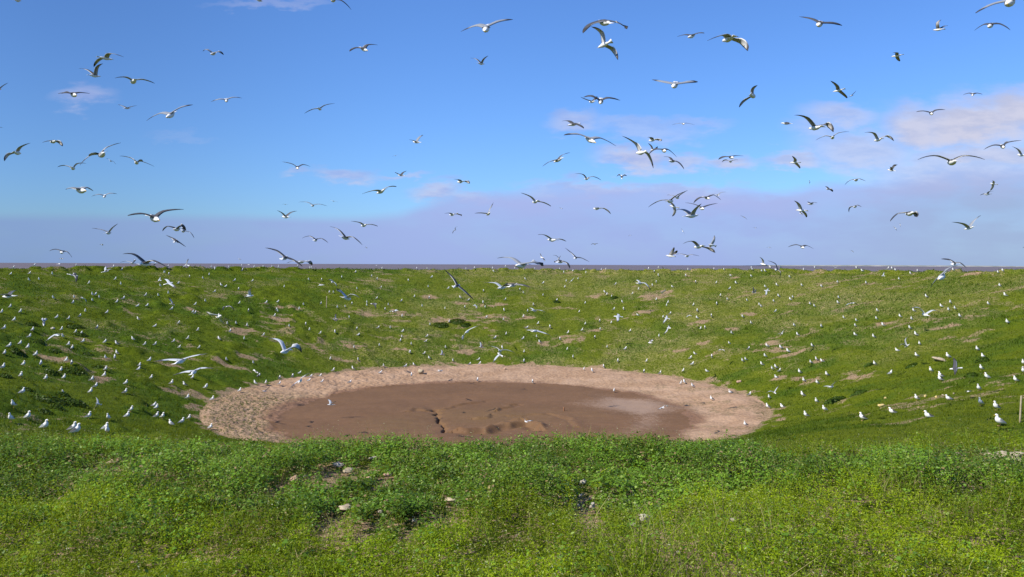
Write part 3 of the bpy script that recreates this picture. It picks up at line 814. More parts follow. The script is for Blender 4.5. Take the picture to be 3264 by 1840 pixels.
LB, LI, LO = .58, .27, .43
def pose(pts, hint, dmax, k_body=1.0):
    """pts: 6 source pixels -> 6 world points with gull-like lengths"""
    pts = np.array(pts, float)
    rays = cam_ray(pts[:, 0], pts[:, 1])
    sh = pts[1] + .37 * (pts[0] - pts[1]); rs = cam_ray([sh[0]], [sh[1]])[0]
    def dp(a, b): return np.hypot(*(a - b))
    seg = [(dp(pts[0], pts[1]), LB), (dp(sh, pts[2]), LI), (dp(pts[2], pts[3]), LO), (dp(sh, pts[4]), LI), (dp(pts[4], pts[5]), LO)]
    smax = min(L_ * 1.06 / max(p, .5) for p, L_ in seg)
    best = None
    for fac in (1.0, .88):
        s = min(smax * fac, dmax / F_PX); d0 = s * F_PX
        dep = [math.sqrt(max(0, L_ ** 2 - (p * s) ** 2)) for p, L_ in seg]
        for m in range(32):
            sg = [1 if m >> i & 1 else -1 for i in range(5)]
            dh = -sg[0] * dep[0] * .37; dt = sg[0] * dep[0] * .63          # head nearer when sg>0
            Sp = rs * d0; Hd = rays[1] * (d0 + dh); Tl = rays[0] * (d0 + dt)
            Wl = rays[2] * (d0 + sg[1] * dep[1]); Tpl = rays[3] * (d0 + sg[1] * dep[1] + sg[2] * dep[2])
            Wr = rays[4] * (d0 + sg[3] * dep[3]); Tpr = rays[5] * (d0 + sg[3] * dep[3] + sg[4] * dep[4])
            B = unit(Hd - Tl); a = Tpl - Sp; b = Tpr - Sp; a1 = unit(Wl - Sp); b1 = unit(Wr - Sp); a2 = unit(Tpl - Wl); b2 = unit(Tpr - Wr)
            Rr = unit(b - a); U = np.cross(Rr, B); un = np.linalg.norm(U); U = U / (un + 1e-9)
            if U[2] < 0: U = -U
            cost = 2.5 * np.dot(Rr, B) ** 2 + 1.2 * (np.dot(a1, U) - np.dot(b1, U)) ** 2 + .8 * (np.dot(a2, U) - np.dot(b2, U)) ** 2
            cost += .9 * (np.dot(a1, B) - np.dot(b1, B)) ** 2 + .6 * (np.dot(a2, B) - np.dot(b2, B)) ** 2
            cost += 1.1 * (1 - U[2]) + .35 * abs(B[2]) + 1.0 * max(0, np.dot(a1, b1)) ** 2 * 2 + (.06 if fac < 1 else 0)
            cost += .5 * max(0, np.dot(a2, B) - .25) + .5 * max(0, np.dot(b2, B) - .25)
            toc = -unit(Sp)
            if 'a' in hint: cost += 2.0 * max(0, .08 - np.dot(U, toc))
            if 'b' in hint: cost += 2.0 * max(0, .08 + np.dot(U, toc))
            if 't' in hint: cost += 1.5 * max(0, .1 - np.dot(B, toc))
            if 'w' in hint: cost += 1.5 * max(0, .1 + np.dot(B, toc))
            if best is None or cost < best[0]: best = (cost, [Tl, Hd, Wl, Tpl, Wr, Tpr], d0)
    return best

TILES = {'A': (0, 0, 600 / 2576), 'B': (0, 300, 600 / 2576), 'C': (0, 580, 600 / 2576), 'D': (550, 0, 600 / 2576), 'E': (550, 300, 600 / 2576), 'F': (550, 580, 600 / 2576),
         'G': (1100, 0, 700 / 2576), 'H': (900, 340, 700 / 2576), 'I': (900, 560, 700 / 2576), 'J': (1600, 0, 700 / 2576), 'K': (1600, 300, 700 / 2576), 'L': (1600, 560, 700 / 2576),
         'M': (2200, 0, 600 / 2576), 'N': (2700, 0, 564 / 2576), 'O': (2200, 300, 600 / 2576), 'P': (2700, 280, 564 / 2576), 'Q': (2200, 580, 600 / 2576), 'R': (2700, 560, 564 / 2576), 'S': (2700, 700, 564 / 2576),
         'a': (0, 840, kk), 'b': (0, 1100, kk), 'c': (650, 840, kk), 'd': (650, 1100, kk), 'e': (1300, 840, kk), 'f': (1300, 1100, kk), 'g': (1950, 840, kk), 'h': (1950, 1100, kk), 'i': (2604, 840, kk), 'j': (2604, 1100, kk)}
# tile colour hints | tail head | left wrist, left tip | right wrist, right tip
FLY = """
A d b 190 0 290 6 165 -40 90 -20 300 -45 400 -20
A g tb 1320 775 1555 815 1375 815 1285 918 1510 735 1695 782
A d b 1195 1025 1383 1045 1225 965 1080 938 1335 930 1410 872
A g w 1865 1085 1790 1130 1720 1060 1570 1070 1940 1090 2120 1145
A d t 965 1272 1045 1305 900 1272 795 1283 1100 1270 1230 1283
A d - -40 1212 22 1225 -65 1235 -140 1290 40 1178 112 1135
B d - -95 455 -40 465 -110 430 -190 440 -20 452 40 465
B d w 1680 195 1788 193 1690 165 1615 143 1805 172 1880 157
B g t 2405 238 2270 320 2200 262 2005 365 2451 195 2641 148
B g b 172 792 288 812 125 832 58 918 285 730 415 672
B d wa 780 638 685 656 650 645 580 665 800 665 858 714
B g w 1437 795 1350 848 1240 840 1095 972 1450 738 1655 668
B g w 975 1000 1018 1024 895 980 785 1000 1060 955 1180 950
B g w 1502 910 1530 922 1488 892 1450 880 1553 925 1588 962
B g w 1858 918 1882 950 1790 875 1635 848 1935 922 2110 992
C g tb 1020 95 1182 120 980 85 900 107 1190 80 1275 125
C g t 1443 172 1418 212 1360 172 1250 200 1490 160 1605 166
C d t 2035 450 2185 527 1965 440 1750 465 2240 408 2515 378
C g w 1440 702 1522 690 1400 655 1255 635 1540 632 1615 572
C g - 1378 860 1420 870 1385 852 1368 862 1405 852 1425 862
C g - 818 1050 870 1052 828 1046 812 1055 858 1046 880 1050
C d wa 855 972 838 942 760 922 675 945 915 955 985 1035
C d wa 1878 1125 2072 1112 1865 1000 1680 987 2095 1075 2275 1160
C g w 1788 1112 1838 1105 1740 1085 1645 1105 1838 1088 1862 1065
F d a 118 640 8 650 -70 608 -136 675 110 600 185 668
F g a 122 668 168 672 168 648 150 600 240 690 297 772
C d wa 2380 832 2425 785 2380 775 2270 728 2450 820 2545 890
F g w 228 1148 165 1135 192 1095 220 1052 158 1150 138 1178
F d wa 1608 482 1498 470 1500 430 1428 390 1610 420 1702 400
F g - 1532 308 1548 312 1525 303 1495 310 1560 306 1580 315
F d w 1903 325 1932 318 1850 280 1725 278 2000 305 2120 332
F g - 2188 262 2214 268 2182 256 2150 249 2225 264 2265 280
F d wa 1932 802 1975 785 1880 742 1768 775 2040 775 2130 835
F d w 2288 742 2427 782 2292 665 2155 612 2470 755 2599 865
F g - 900 1056 935 1060 905 1048 893 1040 928 1055 940 1070
F d wa 1485 1065 1580 1015 1440 942 1268 903 1665 1068 1780 1158
F g t 1842 1078 1700 1102 1650 1085 1565 1112 1850 1095 1910 1142
D d b 1135 -2 1237 16 1150 -40 1050 -60 1250 -38 1340 -50
D d t 2232 -8 2172 6 2105 -25 2000 -5 2310 10 2445 135
D g t 602 722 518 742 470 680 415 705 620 710 702 752
E g t 735 60 735 102 645 72 525 107 820 48 950 57
E d b 1988 190 2037 212 1925 208 1803 268 2085 155 2220 130
E d t 1688 982 1722 1024 1640 960 1500 928 1780 968 1885 995
G d tb 165 552 268 596 135 562 55 605 265 530 385 530
G g tb 1665 288 1638 366 1550 302 1358 372 1790 260 1970 230
G d b 1550 740 1636 750 1552 698 1470 683 1628 698 1680 655
H g w 1632 420 1524 412 1530 398 1485 388 1595 365 1650 332
H g - 1318 577 1332 575 1306 579 1285 585 1342 569 1362 567
H d wa 1442 808 1350 803 1358 792 1315 768 1412 772 1458 755
H g w 1218 965 1103 1018 1080 985 935 1025 1235 945 1337 942
H d wa 2132 876 2050 884 2070 860 2012 853 2150 882 2195 905
H d wa 2027 1262 1958 1270 1958 1250 1900 1255 2050 1262 2105 1282
H g w 2442 1238 2390 1272 2335 1250 2255 1252 2435 1195 2480 1125
I g w 997 572 922 590 905 552 803 535 1032 573 1120 597
I d wa 2012 642 2040 634 2008 652 1998 683 2030 612 2056 598
I g - 982 844 995 850 979 838 970 845 992 840 996 860
J d a 1300 275 1118 245 1025 285 950 390 1350 265 1465 342
J g b 1292 482 1120 563 1165 395 1045 315 1285 580 1360 705
J d t 2280 398 2178 442 2148 410 2055 432 2292 392 2370 393
J g tb 2048 958 2005 1025 1900 966 1760 935 2175 972 2297 960
J d wa 1102 1188 1018 1196 988 1170 922 1140 1082 1160 1115 1132
J d tb 1168 1150 1152 1217 1062 1134 955 1142 1238 1152 1388 1180
K d wa 922 340 765 366 780 318 705 318 890 362 960 405
K g t 950 485 1106 572 905 475 727 485 1150 516 1338 612
K g b 1702 678 1568 692 1565 585 1408 492 1700 700 1775 870
K d wa 1818 530 1718 546 1745 514 1710 508 1832 540 1865 553
K d b 1808 645 1738 660 1748 612 1712 578 1800 635 1825 615
K d t 1878 645 1922 670 1800 650 1718 715 1955 655 2050 740
K d a 2048 785 1955 785 1965 745 1898 735 2065 800 2135 883
K g t 2108 345 2142 350 2080 343 1993 362 2170 342 2260 362
K d wa 730 740 600 800 560 795 475 850 695 722 800 688
K d w 1022 985 968 998 950 945 855 935 1062 968 1165 1013
K d tb 1402 950 1408 1000 1378 950 1345 970 1432 955 1468 962
L g b 432 292 355 314 335 250 218 203 478 315 575 362
L g wb 1155 385 1070 384 1105 376 1090 388 1190 385 1278 452
L g w 652 756 532 748 500 698 420 695 665 745 755 772
L g - 688 386 702 384 684 378 672 375 706 386 718 397
L g - 1496 704 1510 700 1493 699 1485 712 1513 696 1526 700
L d - 1084 798 1093 812 1065 801 1042 812 1106 800 1130 797
L g w 492 970 448 952 452 930 448 912 488 982 501 1005
L d wa 850 975 878 952 830 918 738 845 925 963 1022 1010
L d - 658 972 674 968 640 940 597 937 680 955 692 938
L g t 312 1038 152 1058 110 968 -56 970 365 1020 485 1060
L d a 638 1018 730 1000 665 988 615 1020 768 1022 797 1092
L d w 1932 298 2008 296 1868 290 1715 372 2040 240 2150 185
L d - 2028 252 2080 263 2000 234 1940 228 2090 228 2178 172
L g b 2080 380 1962 350 1985 322 1950 305 2022 415 1995 478
L g b 2128 478 2308 460 2150 402 2040 408 2268 408 2340 330
L d tb 2310 368 2372 390 2265 340 2150 318 2420 350 2532 325
L d tb 2355 245 2442 270 2330 258 2245 325 2480 228 2570 288
Q g - 348 175 402 185 340 168 310 175 412 152 488 138
L g - 2118 638 2124 660 2108 632 2103 615 2132 662 2142 682
L d b 2372 820 2250 840 2235 772 2122 800 2400 850 2502 905
L g b 2515 828 2412 805 2478 760 2492 700 2450 822 2425 845
L d b 2038 952 1922 934 1990 890 2020 840 2020 905 2055 878
L d w 2148 946 2192 938 2110 920 2025 925 2222 928 2315 943
L d - 1910 1092 1878 1096 1882 1076 1866 1068 1900 1078 1922 1070
M g b 625 490 435 563 455 482 232 560 690 585 788 698
M d tb 1792 288 1752 352 1665 265 1492 230 1935 322 2080 350
M d b 2122 1215 1950 1256 2000 1180 1918 1108 2090 1295 2145 1348
O g - 2232 18 2188 24 2190 32 2155 48 2232 -6 2275 -48
M d b 820 1288 885 1332 745 1385 668 1470 865 1225 920 1168
N d b 1428 422 1248 438 1305 340 1368 290 1400 385 1458 378
N d b 828 792 640 826 715 775 662 770 730 860 766 895
N d tb 2118 335 2060 392 1990 360 1855 447 2215 350 2375 440
N g tb 2405 -20 2330 58 2140 60 1880 190 2520 -70 2680 -110
O d a 1412 405 1234 396 1315 385 1350 395 1325 408 1355 412
O d b 1825 440 1618 472 1590 330 1420 290 1850 420 1958 522
O g w 1958 580 1936 602 1855 573 1715 635 2022 535 2175 517
O d tb 515 852 598 870 470 862 385 895 630 845 732 850
O g - 532 915 568 928 490 905 435 930 600 905 660 902
O g b 1515 935 1358 936 1430 900 1392 848 1465 975 1500 1020
O g b 1625 1205 1648 1208 1632 1192 1640 1178 1632 1220 1638 1235
O d - 2238 1180 2295 1170 2195 1178 2115 1245 2315 1160 2402 1192
Q d a 1938 92 1852 102 1870 72 1843 58 1925 112 1952 138
Q g b 1612 395 1443 384 1475 305 1420 258 1560 430 1588 487
Q d b 1535 428 1488 432 1505 410 1500 398 1530 440 1540 455
Q d a 1708 300 1598 300 1622 282 1603 270 1680 282 1738 290
R d a 90 458 140 440 48 465 28 535 155 430 212 457
Q d - 730 485 740 478 712 470 685 458 752 490 782 518
Q d - 885 630 898 633 872 627 850 626 908 627 928 636
Q d - 1078 900 1088 895 1062 894 1043 903 1095 896 1112 908
Q d - 2216 952 2228 945 2210 940 2197 934 2230 952 2239 970
Q d t 1502 872 1562 904 1455 862 1338 893 1590 872 1690 917
Q g b 1052 1142 958 1114 985 1065 946 1026 1065 1150 1100 1182
Q d a 1165 1208 1202 1185 1170 1122 1062 1080 1240 1235 1215 1325
Q g - 1975 1172 1998 1176 1970 1166 1955 1176 2010 1165 2038 1168
P d t 1832 75 1825 117 1780 80 1688 105 1885 80 1970 98
P d t 1212 345 1240 387 1120 342 1003 352 1300 328 1430 320
P g b 522 738 388 771 385 665 250 655 560 706 682 776
P d a 715 1212 583 1190 680 1130 736 1124 640 1165 615 1152
P d wa 1605 1068 1462 1080 1290 990 1030 1048 1700 990 2005 1046
P d t 2243 825 2287 872 2140 838 1990 902 2340 798 2540 768
P g b 2600 985 2478 970 2490 905 2398 855 2625 985 2690 1040
R g b 2198 130 2072 108 2130 92 2115 70 2110 168 2080 220
R d a 2102 268 1988 272 1990 264 1935 288 2060 235 2132 228
R d a 985 532 850 560 735 555 627 668 970 560 1020 603
R g - 695 765 718 770 688 750 675 735 716 785 730 806
R g - 765 712 785 722 770 705 775 688 775 732 780 748
R g b 1872 735 1698 784 1690 708 1522 678 1830 665 1948 578
R d - 2590 1042 2620 1050 2600 1030 2554 1058 2640 1030 2680 1040
S d wa 1530 658 1582 618 1485 580 1368 576 1650 632 1735 704
S g ta 1425 778 1322 876 1290 890 1218 978 1480 715 1612 672
a d a 833 130 985 160 945 125 905 118 958 165 946 233
a d wa 208 402 20 412 70 385 -60 400 128 355 214 338
a g a 1258 112 1362 88 1318 60 1325 28 1345 75 1410 72
a g wa 2033 264 2162 232 2090 205 2038 193 2142 262 2190 308
a g a 2028 116 2065 106 2045 92 2040 72 2060 92 2072 76
a g a 2006 212 1963 206 1990 185 2004 165 1975 210 1965 228
a g a 1005 428 1052 440 1030 425 1005 410 1065 448 1078 498
a g - 2110 500 2182 518 2132 460 2098 420 2152 502 2188 490
a g ta 550 700 542 782 530 702 508 696 562 706 602 694
a g a 732 898 665 886 640 908 565 968 735 882 790 900
b g wa 2158 238 2318 168 2120 178 1925 203 2400 138 2582 109
b g wa 2372 370 2442 305 2330 325 2150 377 2500 285 2656 291
b g b 1264 745 1183 722 1212 690 1194 645 1205 745 1180 796
c g - 503 418 628 394 570 345 600 298 548 388 525 430
c d a 275 540 322 525 255 545 238 586 342 535 372 579
c g ta 163 678 218 645 105 632 28 600 208 695 274 768
c g a 1420 278 1490 262 1450 262 1430 255 1480 268 1520 265
c g - 1588 238 1608 218 1585 208 1540 195 1640 248 1655 305
c g a 1708 418 1838 448 1715 350 1660 310 1850 388 1945 433
c d a 2150 505 2065 500 2128 492 2158 510 2122 520 2142 572
c g a 2428 582 2335 600 2330 592 2290 612 2388 575 2425 580
c g - 1608 692 1655 716 1642 655 1645 622 1655 690 1658 720
d g ta 1085 50 948 98 945 -45 795 -84 1130 20 1217 96
d g a 1175 472 1215 422 1130 480 1065 545 1225 400 1322 345
d d a 618 308 678 352 695 348 715 360 685 372 660 398
d g - 797 575 722 572 782 548 818 515 758 577 698 590
d g a 1638 745 1528 740 1565 700 1532 668 1600 720 1640 700
e d wa 560 295 655 262 575 185 460 82 705 335 826 456
e d a 1245 292 1372 248 1245 258 1196 268 1425 262 1526 298
e g tb 1240 292 1108 310 1090 246 934 246 1200 270 1235 240
e g - 868 530 806 520 850 535 856 570 835 515 828 505
e g - 2052 196 2030 222 2022 228 1986 256 2062 188 2092 162
e g a 1532 582 1605 590 1552 562 1500 552 1645 582 1714 607
e g a 1538 848 1632 832 1535 830 1465 827 1675 855 1772 891
e g - 704 872 762 828 700 895 678 952 800 805 892 770
e g a 952 1046 880 1034 905 1002 893 970 925 1020 945 1005
f g ta 1168 88 1130 62 1105 35 985 5 1230 62 1346 106
f g - 1180 145 1112 95 1095 155 1058 222 1140 85 1100 40
f g a 458 126 392 114 425 85 408 48 440 110 460 100
f g - 358 326 442 321 392 313 370 310 410 313 440 318
f g w 1492 964 1452 942 1450 918 1414 880 1505 942 1562 940
g g a 308 246 392 246 325 208 260 242 425 248 486 336
g g - 640 375 608 352 650 345 674 320 618 358 602 345
g d a 1792 366 1738 354 1762 320 1754 288 1780 345 1795 320
g g a 1967 340 1890 334 1920 370 1910 402 1935 325 1945 305
g g a 142 666 15 655 70 690 66 728 80 640 60 622
g g - 726 692 652 675 658 710 632 752 680 660 676 642
g g a 732 806 684 800 705 785 716 762 680 840 638 885
g g - 512 990 448 984 498 955 516 942 480 960 470 945
g g - 975 648 950 645 942 654 920 680 980 648 1002 665
h g - 1395 62 1345 55 1342 54 1322 80 1378 56 1410 80
g g - 2126 872 2094 888 2085 872 2046 898 2132 842 2155 822
h g w 2042 602 2008 584 1975 572 1920 598 2042 550 2080 503
h g a 655 782 596 786 660 755 700 770 600 788 565 808
i g a 846 156 800 153 830 125 836 95 820 150 800 165
i g ta 398 497 472 492 400 500 350 532 482 490 520 527
i g a 1398 652 1306 624 1270 552 1158 562 1430 582 1545 616
i g a 1148 1008 1092 1042 1095 960 1140 905 1060 1005 1018 1042
j d a 1812 282 1636 300 1710 225 1694 158 1712 305 1714 374
j g w 136 530 210 512 130 510 68 520 212 480 262 438
j g a 1890 580 1870 576 1862 576 1840 568 1902 572 1924 560
"""
fly_objs = []
def describe(P, px, B, U, pal):
    px = np.array(px)
    by = px[:2, 1].mean(); span = px[5] - px[3]; tilt = abs(math.degrees(math.atan2(span[1], abs(span[0]) + 1e-6)))
    tips = (px[3, 1] + px[5, 1]) / 2 - by; sz = np.hypot(*span) + 8
    if tilt > 38: w_ = 'banking steeply'
    elif tips < -.16 * sz: w_ = 'with wings raised'
    elif tips > .10 * sz: w_ = 'with wings arched down'
    else: w_ = 'gliding'
    hv = px[1] - px[0]
    if abs(B[1]) > .80: dr = 'flying away' if B[1] > 0 else 'coming closer'
    else: dr = 'heading right' if hv[0] > 0 else 'heading left'
    return '%s gull %s, %s' % ('black-backed' if pal is DK else 'grey-backed', w_, dr)
used = set()
def unique(desc, px, py):
    l_ = desc + ', ' + pct(px, py)
    k_ = 0
    while l_ in used:
        k_ += 1; l_ = desc + ', ' + pct(px + 1.7 * k_, py)
    used.add(l_); return l_
for line in FLY.strip().splitlines():
    tk = line.split(); x0, y0, s_ = TILES[tk[0]]
    pal = DK if tk[1] == 'd' else (LT if tk[0].islower() else GY)
    v = [float(q) for q in tk[3:]]
    px = [(x0 + v[i] * s_, y0 + v[i + 1] * s_) for i in range(0, 12, 2)]
    a = np.array(px); c = a.mean(0)
    _, T = hit(a[:, 0], a[:, 1]); tmin = np.nanmin(T) if not np.all(np.isnan(T)) else 260
    cost, P, d0 = pose(px, tk[2], min(240, tmin * .95))
    ext = np.ptp(a[:, 0])
    lod = ext > 30
    o, B, U, fl = flying_gull('flying_gull', P, pal, lod)
    tag(o, unique(describe(P, px, B, U, pal), c[0], c[1]), 'gull', 'gulls flying over the hollow')
    fly_objs.append(o)

# ---- standing gulls
def standing_gull(pal, sitting=False, lod=True):
    """bird faces +X, feet at the origin, about 0.38 m tall"""
    mb = MB()
    hz = 0.0 if sitting else .085
    # centre line: bill base -> crown -> neck -> breast -> belly -> rump -> wing tips
    st = [(.178, .318, .010, .012), (.165, .325, .024, .026), (.145, .332, .031, .033), (.122, .326, .034, .034), (.110, .300, .033, .035), (.105, .270, .037, .044), (.098, .235, .050, .060),
          (.075, .200, .064, .076), (.030, .172, .071, .082), (-.030, .158, .068, .074), (-.090, .148, .054, .056), (-.150, .140, .036, .036), (-.200, .134, .022, .020), (-.245, .128, .010, .008)]
    ns = 10 if lod else 6
    if not lod: st = st[::2] + [st[-1]]
    if not sitting:            # the body is carried tipped up
        ca, sa = math.cos(R(11)), math.sin(R(11))
        st = [(x_ * ca - (z_ - .13) * sa, .13 + x_ * sa + (z_ - .13) * ca, ry, rz) for x_, z_, ry, rz in st]
    prev = None
    for i, (x_, z_, ry, rz) in enumerate(st):
        nx = st[min(i + 1, len(st) - 1)]; pv = st[max(i - 1, 0)]
        d = unit(np.array([nx[0] - pv[0], 0, nx[1] - pv[1]])); up = np.cross(d, np.array([0, 1., 0])); 
        pts = []; cols = []
        for j in range(ns):
            a = 2 * math.pi * (j + .5) / ns
            q = np.array([x_, 0, z_]) + np.array([0, 1, 0]) * math.cos(a) * ry * 1.18 + up * math.sin(a) * rz * 1.12
            pts.append((q[0], q[1], q[2] - .085 + hz))
            back = (math.sin(a) * np.sign(up[2] if abs(up[2]) > .01 else 1) > (-.05 if x_ < .03 else .4)) and x_ < .05 and z_ < .25
            c_ = (pal['up'] if back else WHITE)
            if x_ < -.17: c_ = pal['tip'] if back else WHITE
            cols.append(c_)
        r_ = mb.ring(pts, cols)
        if prev: mb.bridge(prev, r_)
        else: mb.cap(r_)
        prev = r_
    mb.cap(prev)
    o = mb.obj('standing_gull', M_PLUM)
    if lod:
        bl = MB(); prev = None
        for x_, z_, r0 in ((.172, .318, .010), (.200, .315, .008), (.222, .311, .007), (.232, .304, .002)):
            if not sitting: x_, z_ = x_ - .045, z_ + .028
            r_ = bl.ring([(x_, math.cos(2 * math.pi * j / 6) * r0 * .7, z_ - .085 + hz + math.sin(2 * math.pi * j / 6) * r0) for j in range(6)], [(.7, .45, .05)] * 6)
            if prev: bl.bridge(prev, r_)
            else: bl.cap(r_)
            prev = r_
        bl.cap(prev); bl.obj('bill', M_BILL, o)
        if not sitting:
            for sy in (-1, 1):
                lg = MB(); prev = None
                for x_, y_, z_, r0 in ((0, .028, .12, .009), (-.008, .03, .055, .0055), (.004, .03, .008, .005)):
                    r_ = lg.ring([(x_ + math.cos(2 * math.pi * j / 5) * r0, sy * y_ + math.sin(2 * math.pi * j / 5) * r0, z_) for j in range(5)], [(.5, .3, .1)] * 5)
                    if prev: lg.bridge(prev, r_)
                    else: lg.cap(r_)
                    prev = r_
                f = lg.ring([(-.01, sy * .03, 0), (.045, sy * .03 - .022, 0), (.055, sy * .03, .002), (.045, sy * .03 + .022, 0)], [(.5, .3, .1)] * 4)
                f2 = lg.ring([(-.01, sy * .03, .007), (.045, sy * .03 - .022, .005), (.055, sy * .03, .006), (.045, sy * .03 + .022, .005)], [(.5, .3, .1)] * 4)
                lg.cap(f[::-1]); lg.cap(f2); lg.bridge(f, f2)
                lg.cap(prev); lg.obj('leg', M_LEG, o)
    return o
STAND = {
'a': "165,65 425,55 130,130s 365,118s 650,130m 362,205m 485,198m 950,42m 1105,245r 1413,68m 1515,78m 1435,192r 1503,262m 1845,55m 1820,70m 1928,60m 2088,52m 2100,135m 2218,248r 1997,275m 2358,165m 2525,185m 1150,385m 1185,385r 922,423m 665,440m 1235,420m 908,487m 1150,458m 1812,395r 1970,400m 2095,372m 1455,480r 1535,443r 125,532r 2430,508r 2135,568r 1830,522r 1710,522s 20,608r 253,605r 1060,592m 1330,605r 2398,605r 2425,615r 993,650m 705,670r 852,688r 175,715r 1722,690l 2222,738r 1205,803m 1925,783s 48,808r 405,825r 765,825r 2460,825r 940,862r 1005,878r 365,915r 783,908m 1655,935l 2335,938r 2158,968r 250,985r 1030,968r 1305,975r 850,1008r 895,1045r 1455,1005l 1800,1010r 1928,1005r 345,1045r 115,1035r 2228,1040s 2475,1052r 2555,470m",
'b': "55,97r 443,122r 822,187r 1315,160m 1428,152m 1458,100l 1858,185r 32,272r 290,235r 507,228m 890,220m 1733,250r 1725,297r 258,375r 755,315r 1312,300r 568,415r 795,395r 1295,380r 1140,428r 1880,405r 2395,408r 1565,472r 2132,472r 2300,490l 1187,507r 1125,575r 790,600m 275,580r 1555,588r 2330,650r 170,738m 1910,750s 1945,778r 1630,812r 345,878r 138,915m 1100,885r 1580,880r 1352,900m 1945,880r 2020,885r 2350,900r 2262,948r 2130,975l 555,1015r 905,1030r 945,1060r 1310,1030r 1335,1060m 2560,520r",
'c': "97,50m 140,50m 135,78m 310,55m 472,62m 475,93m 625,58m 735,48m 850,50m 930,65m 1170,62m 1320,58m 1337,72m 65,138m 380,213r 605,213r 215,272l 270,285s 430,320m 132,350r 998,292m 1305,203m 1465,207m 1715,172m 2085,160m 2153,197m 1887,107m 2215,47m 1560,357m 1612,365m 1905,315m 2200,297s 2545,208m 2150,430r 2455,468r 1455,500m 1840,500m 2027,490m 2027,520m 2295,515m 440,490r 775,487r 918,473s 1240,527m 1185,570m 1660,547m 1758,543m 900,577m 918,590m 555,600m 878,655r 2253,577m 2465,655m 1808,668m 290,750m 402,750m 537,773m 1063,782m 1267,757m 1313,825m 2165,798s 2320,805m 1900,818m 2473,843r 325,840m 740,892r 1447,872r 1630,855m 2463,918m 2445,960m 500,938m 190,950l 2182,1018m 1868,1045m 1920,885s",
'd': "283,188m 615,217m 1573,175m 1918,185m 1608,317r 1858,298l 2235,262m 2505,265s 1190,343s 1100,390m 1445,368s 640,470l 940,417m 770,472m 1325,412s 1305,458s 1472,470r 1813,467s 938,488r 445,583r 103,680r 80,1020r 18,525r 685,378r 2195,335s 2565,92m",
'e': "110,55m 243,58m 725,65m 828,68m 1053,62m 1215,65m 1440,68m 1580,62m 1890,65m 2190,72m 2408,72m 2463,68m 1330,80m 1068,110l 1940,110m 2052,92m 2213,107m 297,168r 5,208m 255,293m 503,310r 940,343m 1970,217m 2117,190m 1462,195l 1683,245r 1952,295m 1393,325m 1438,370m 82,415m 263,433m 655,425l 750,452s 1210,447r 1683,397m 1850,460r 2450,355l 2475,385m 2537,410m 2205,493m 178,530m 462,560m 708,548m 935,492m 962,550m 1197,582m 1562,515m 1490,590m 2132,603m 975,672r 1190,700m 1437,660m 515,723m 275,760m 1620,748m 1478,795s 1770,792m 2385,720m 2207,757m 2530,740m 2393,818m 2168,832m 1993,860m 1222,878m 1602,915m 2325,922m 1893,940m 238,905r 1085,930r 1432,940r 1642,982l 222,963s 43,1007m 470,1043m 1982,1062m 2480,1045m 2560,570r",
'f': "22,95m 205,100r 270,160l 560,198m 878,178s 765,238s 893,240r 78,247l 1445,85m 1443,202m 1175,35m 2055,147m 2437,272m 2190,305m 2293,325m 45,373m 867,437m 1553,457m 2565,567m",
'g': "458,73m 580,70m 527,107m 580,150m 948,85m 920,150m 1272,78m 1397,100m 1740,85m 1750,97m 1867,100m 1908,100m 2095,78m 2390,97m 2527,85m 1478,152m 1737,157m 2213,170m 45,255r 553,235m 505,268m 1043,232m 1300,240m 1547,240l 333,325m 757,290s 1467,312r 2055,268l 2365,270m 257,373m 1352,403m 1440,445m 553,448m 130,473m 698,487m 682,523m 1015,515m 1305,498m 1683,462m 2077,405m 2252,420m 2223,445l 2015,470m 1838,515m 1860,530m 2468,505m 2522,533m 23,570r 148,570m 1063,588m 725,623r 638,668m 1240,655m 1063,678l 2035,595r 1630,660l 1735,740m 2270,775m 1160,800m 1105,815m 228,838m 1493,863m 2313,883l 587,903m 1463,997m 1933,1022l 2103,1045l 2495,1028m 168,1060r 1700,1060r 325,645s 1910,290m",
'h': "2193,75l 1910,142m 1037,110s 977,165r 1245,145m 1002,235r 1630,200m 1668,185m 1867,237l 75,200m 432,200m 2043,270l 1998,298l 2083,325r 2340,335l 2050,400s 2478,215m 2548,182m 888,318m 1187,323s 400,345m 597,352r 858,470m 903,455m 1007,517l 2392,447m 2558,465m 1478,597s 1712,613r 1245,665l 1960,650m 2377,615l 1943,768l 2127,768s 1665,975l 2418,870l 2550,702l",
'i': "493,97m 565,105s 880,103r 935,97m 978,97m 1165,115l 1253,103m 1695,103m 1022,195m 257,232m 613,240m 58,290m 2253,118m 2312,115m 2275,283m 1362,413l 270,423m 2343,398l 2132,500m 1660,492m 1547,523l 752,588l 262,490m 1205,592m 1638,580m 1718,558l 1037,652l 1178,687m 335,680m 490,712l 1780,655l 742,690m 2370,733m 55,785m 478,777l 823,770l 1157,802m 475,880l 707,918l 1233,882l 1278,995m 1997,1062l 1000,1080s",
'j': "1240,130l 67,197s 1632,140l 2068,145l 720,232m 1420,315m 1540,370l 1535,420l 2047,290m 2117,387l 2475,425l 2570,225m 2570,320m 125,365l 910,345r 2015,540l 1243,655l 1640,655s 2037,718l 2232,770l 95,795l 940,825s 567,912l 1390,875s 2270,960l"}
protos = {}
for pk, pal in (('d', DK), ('g', GY)):
    for sit in (0, 1):
        for lod in (0, 1):
            protos[pk, sit, lod] = standing_gull(pal, bool(sit), bool(lod))
first_used = set()
def copy_tree(o):
    c = o.copy(); COL.objects.link(c)
    for ch in o.children:
        d = ch.copy(); COL.objects.link(d); d.parent = c
    return c
lst = []
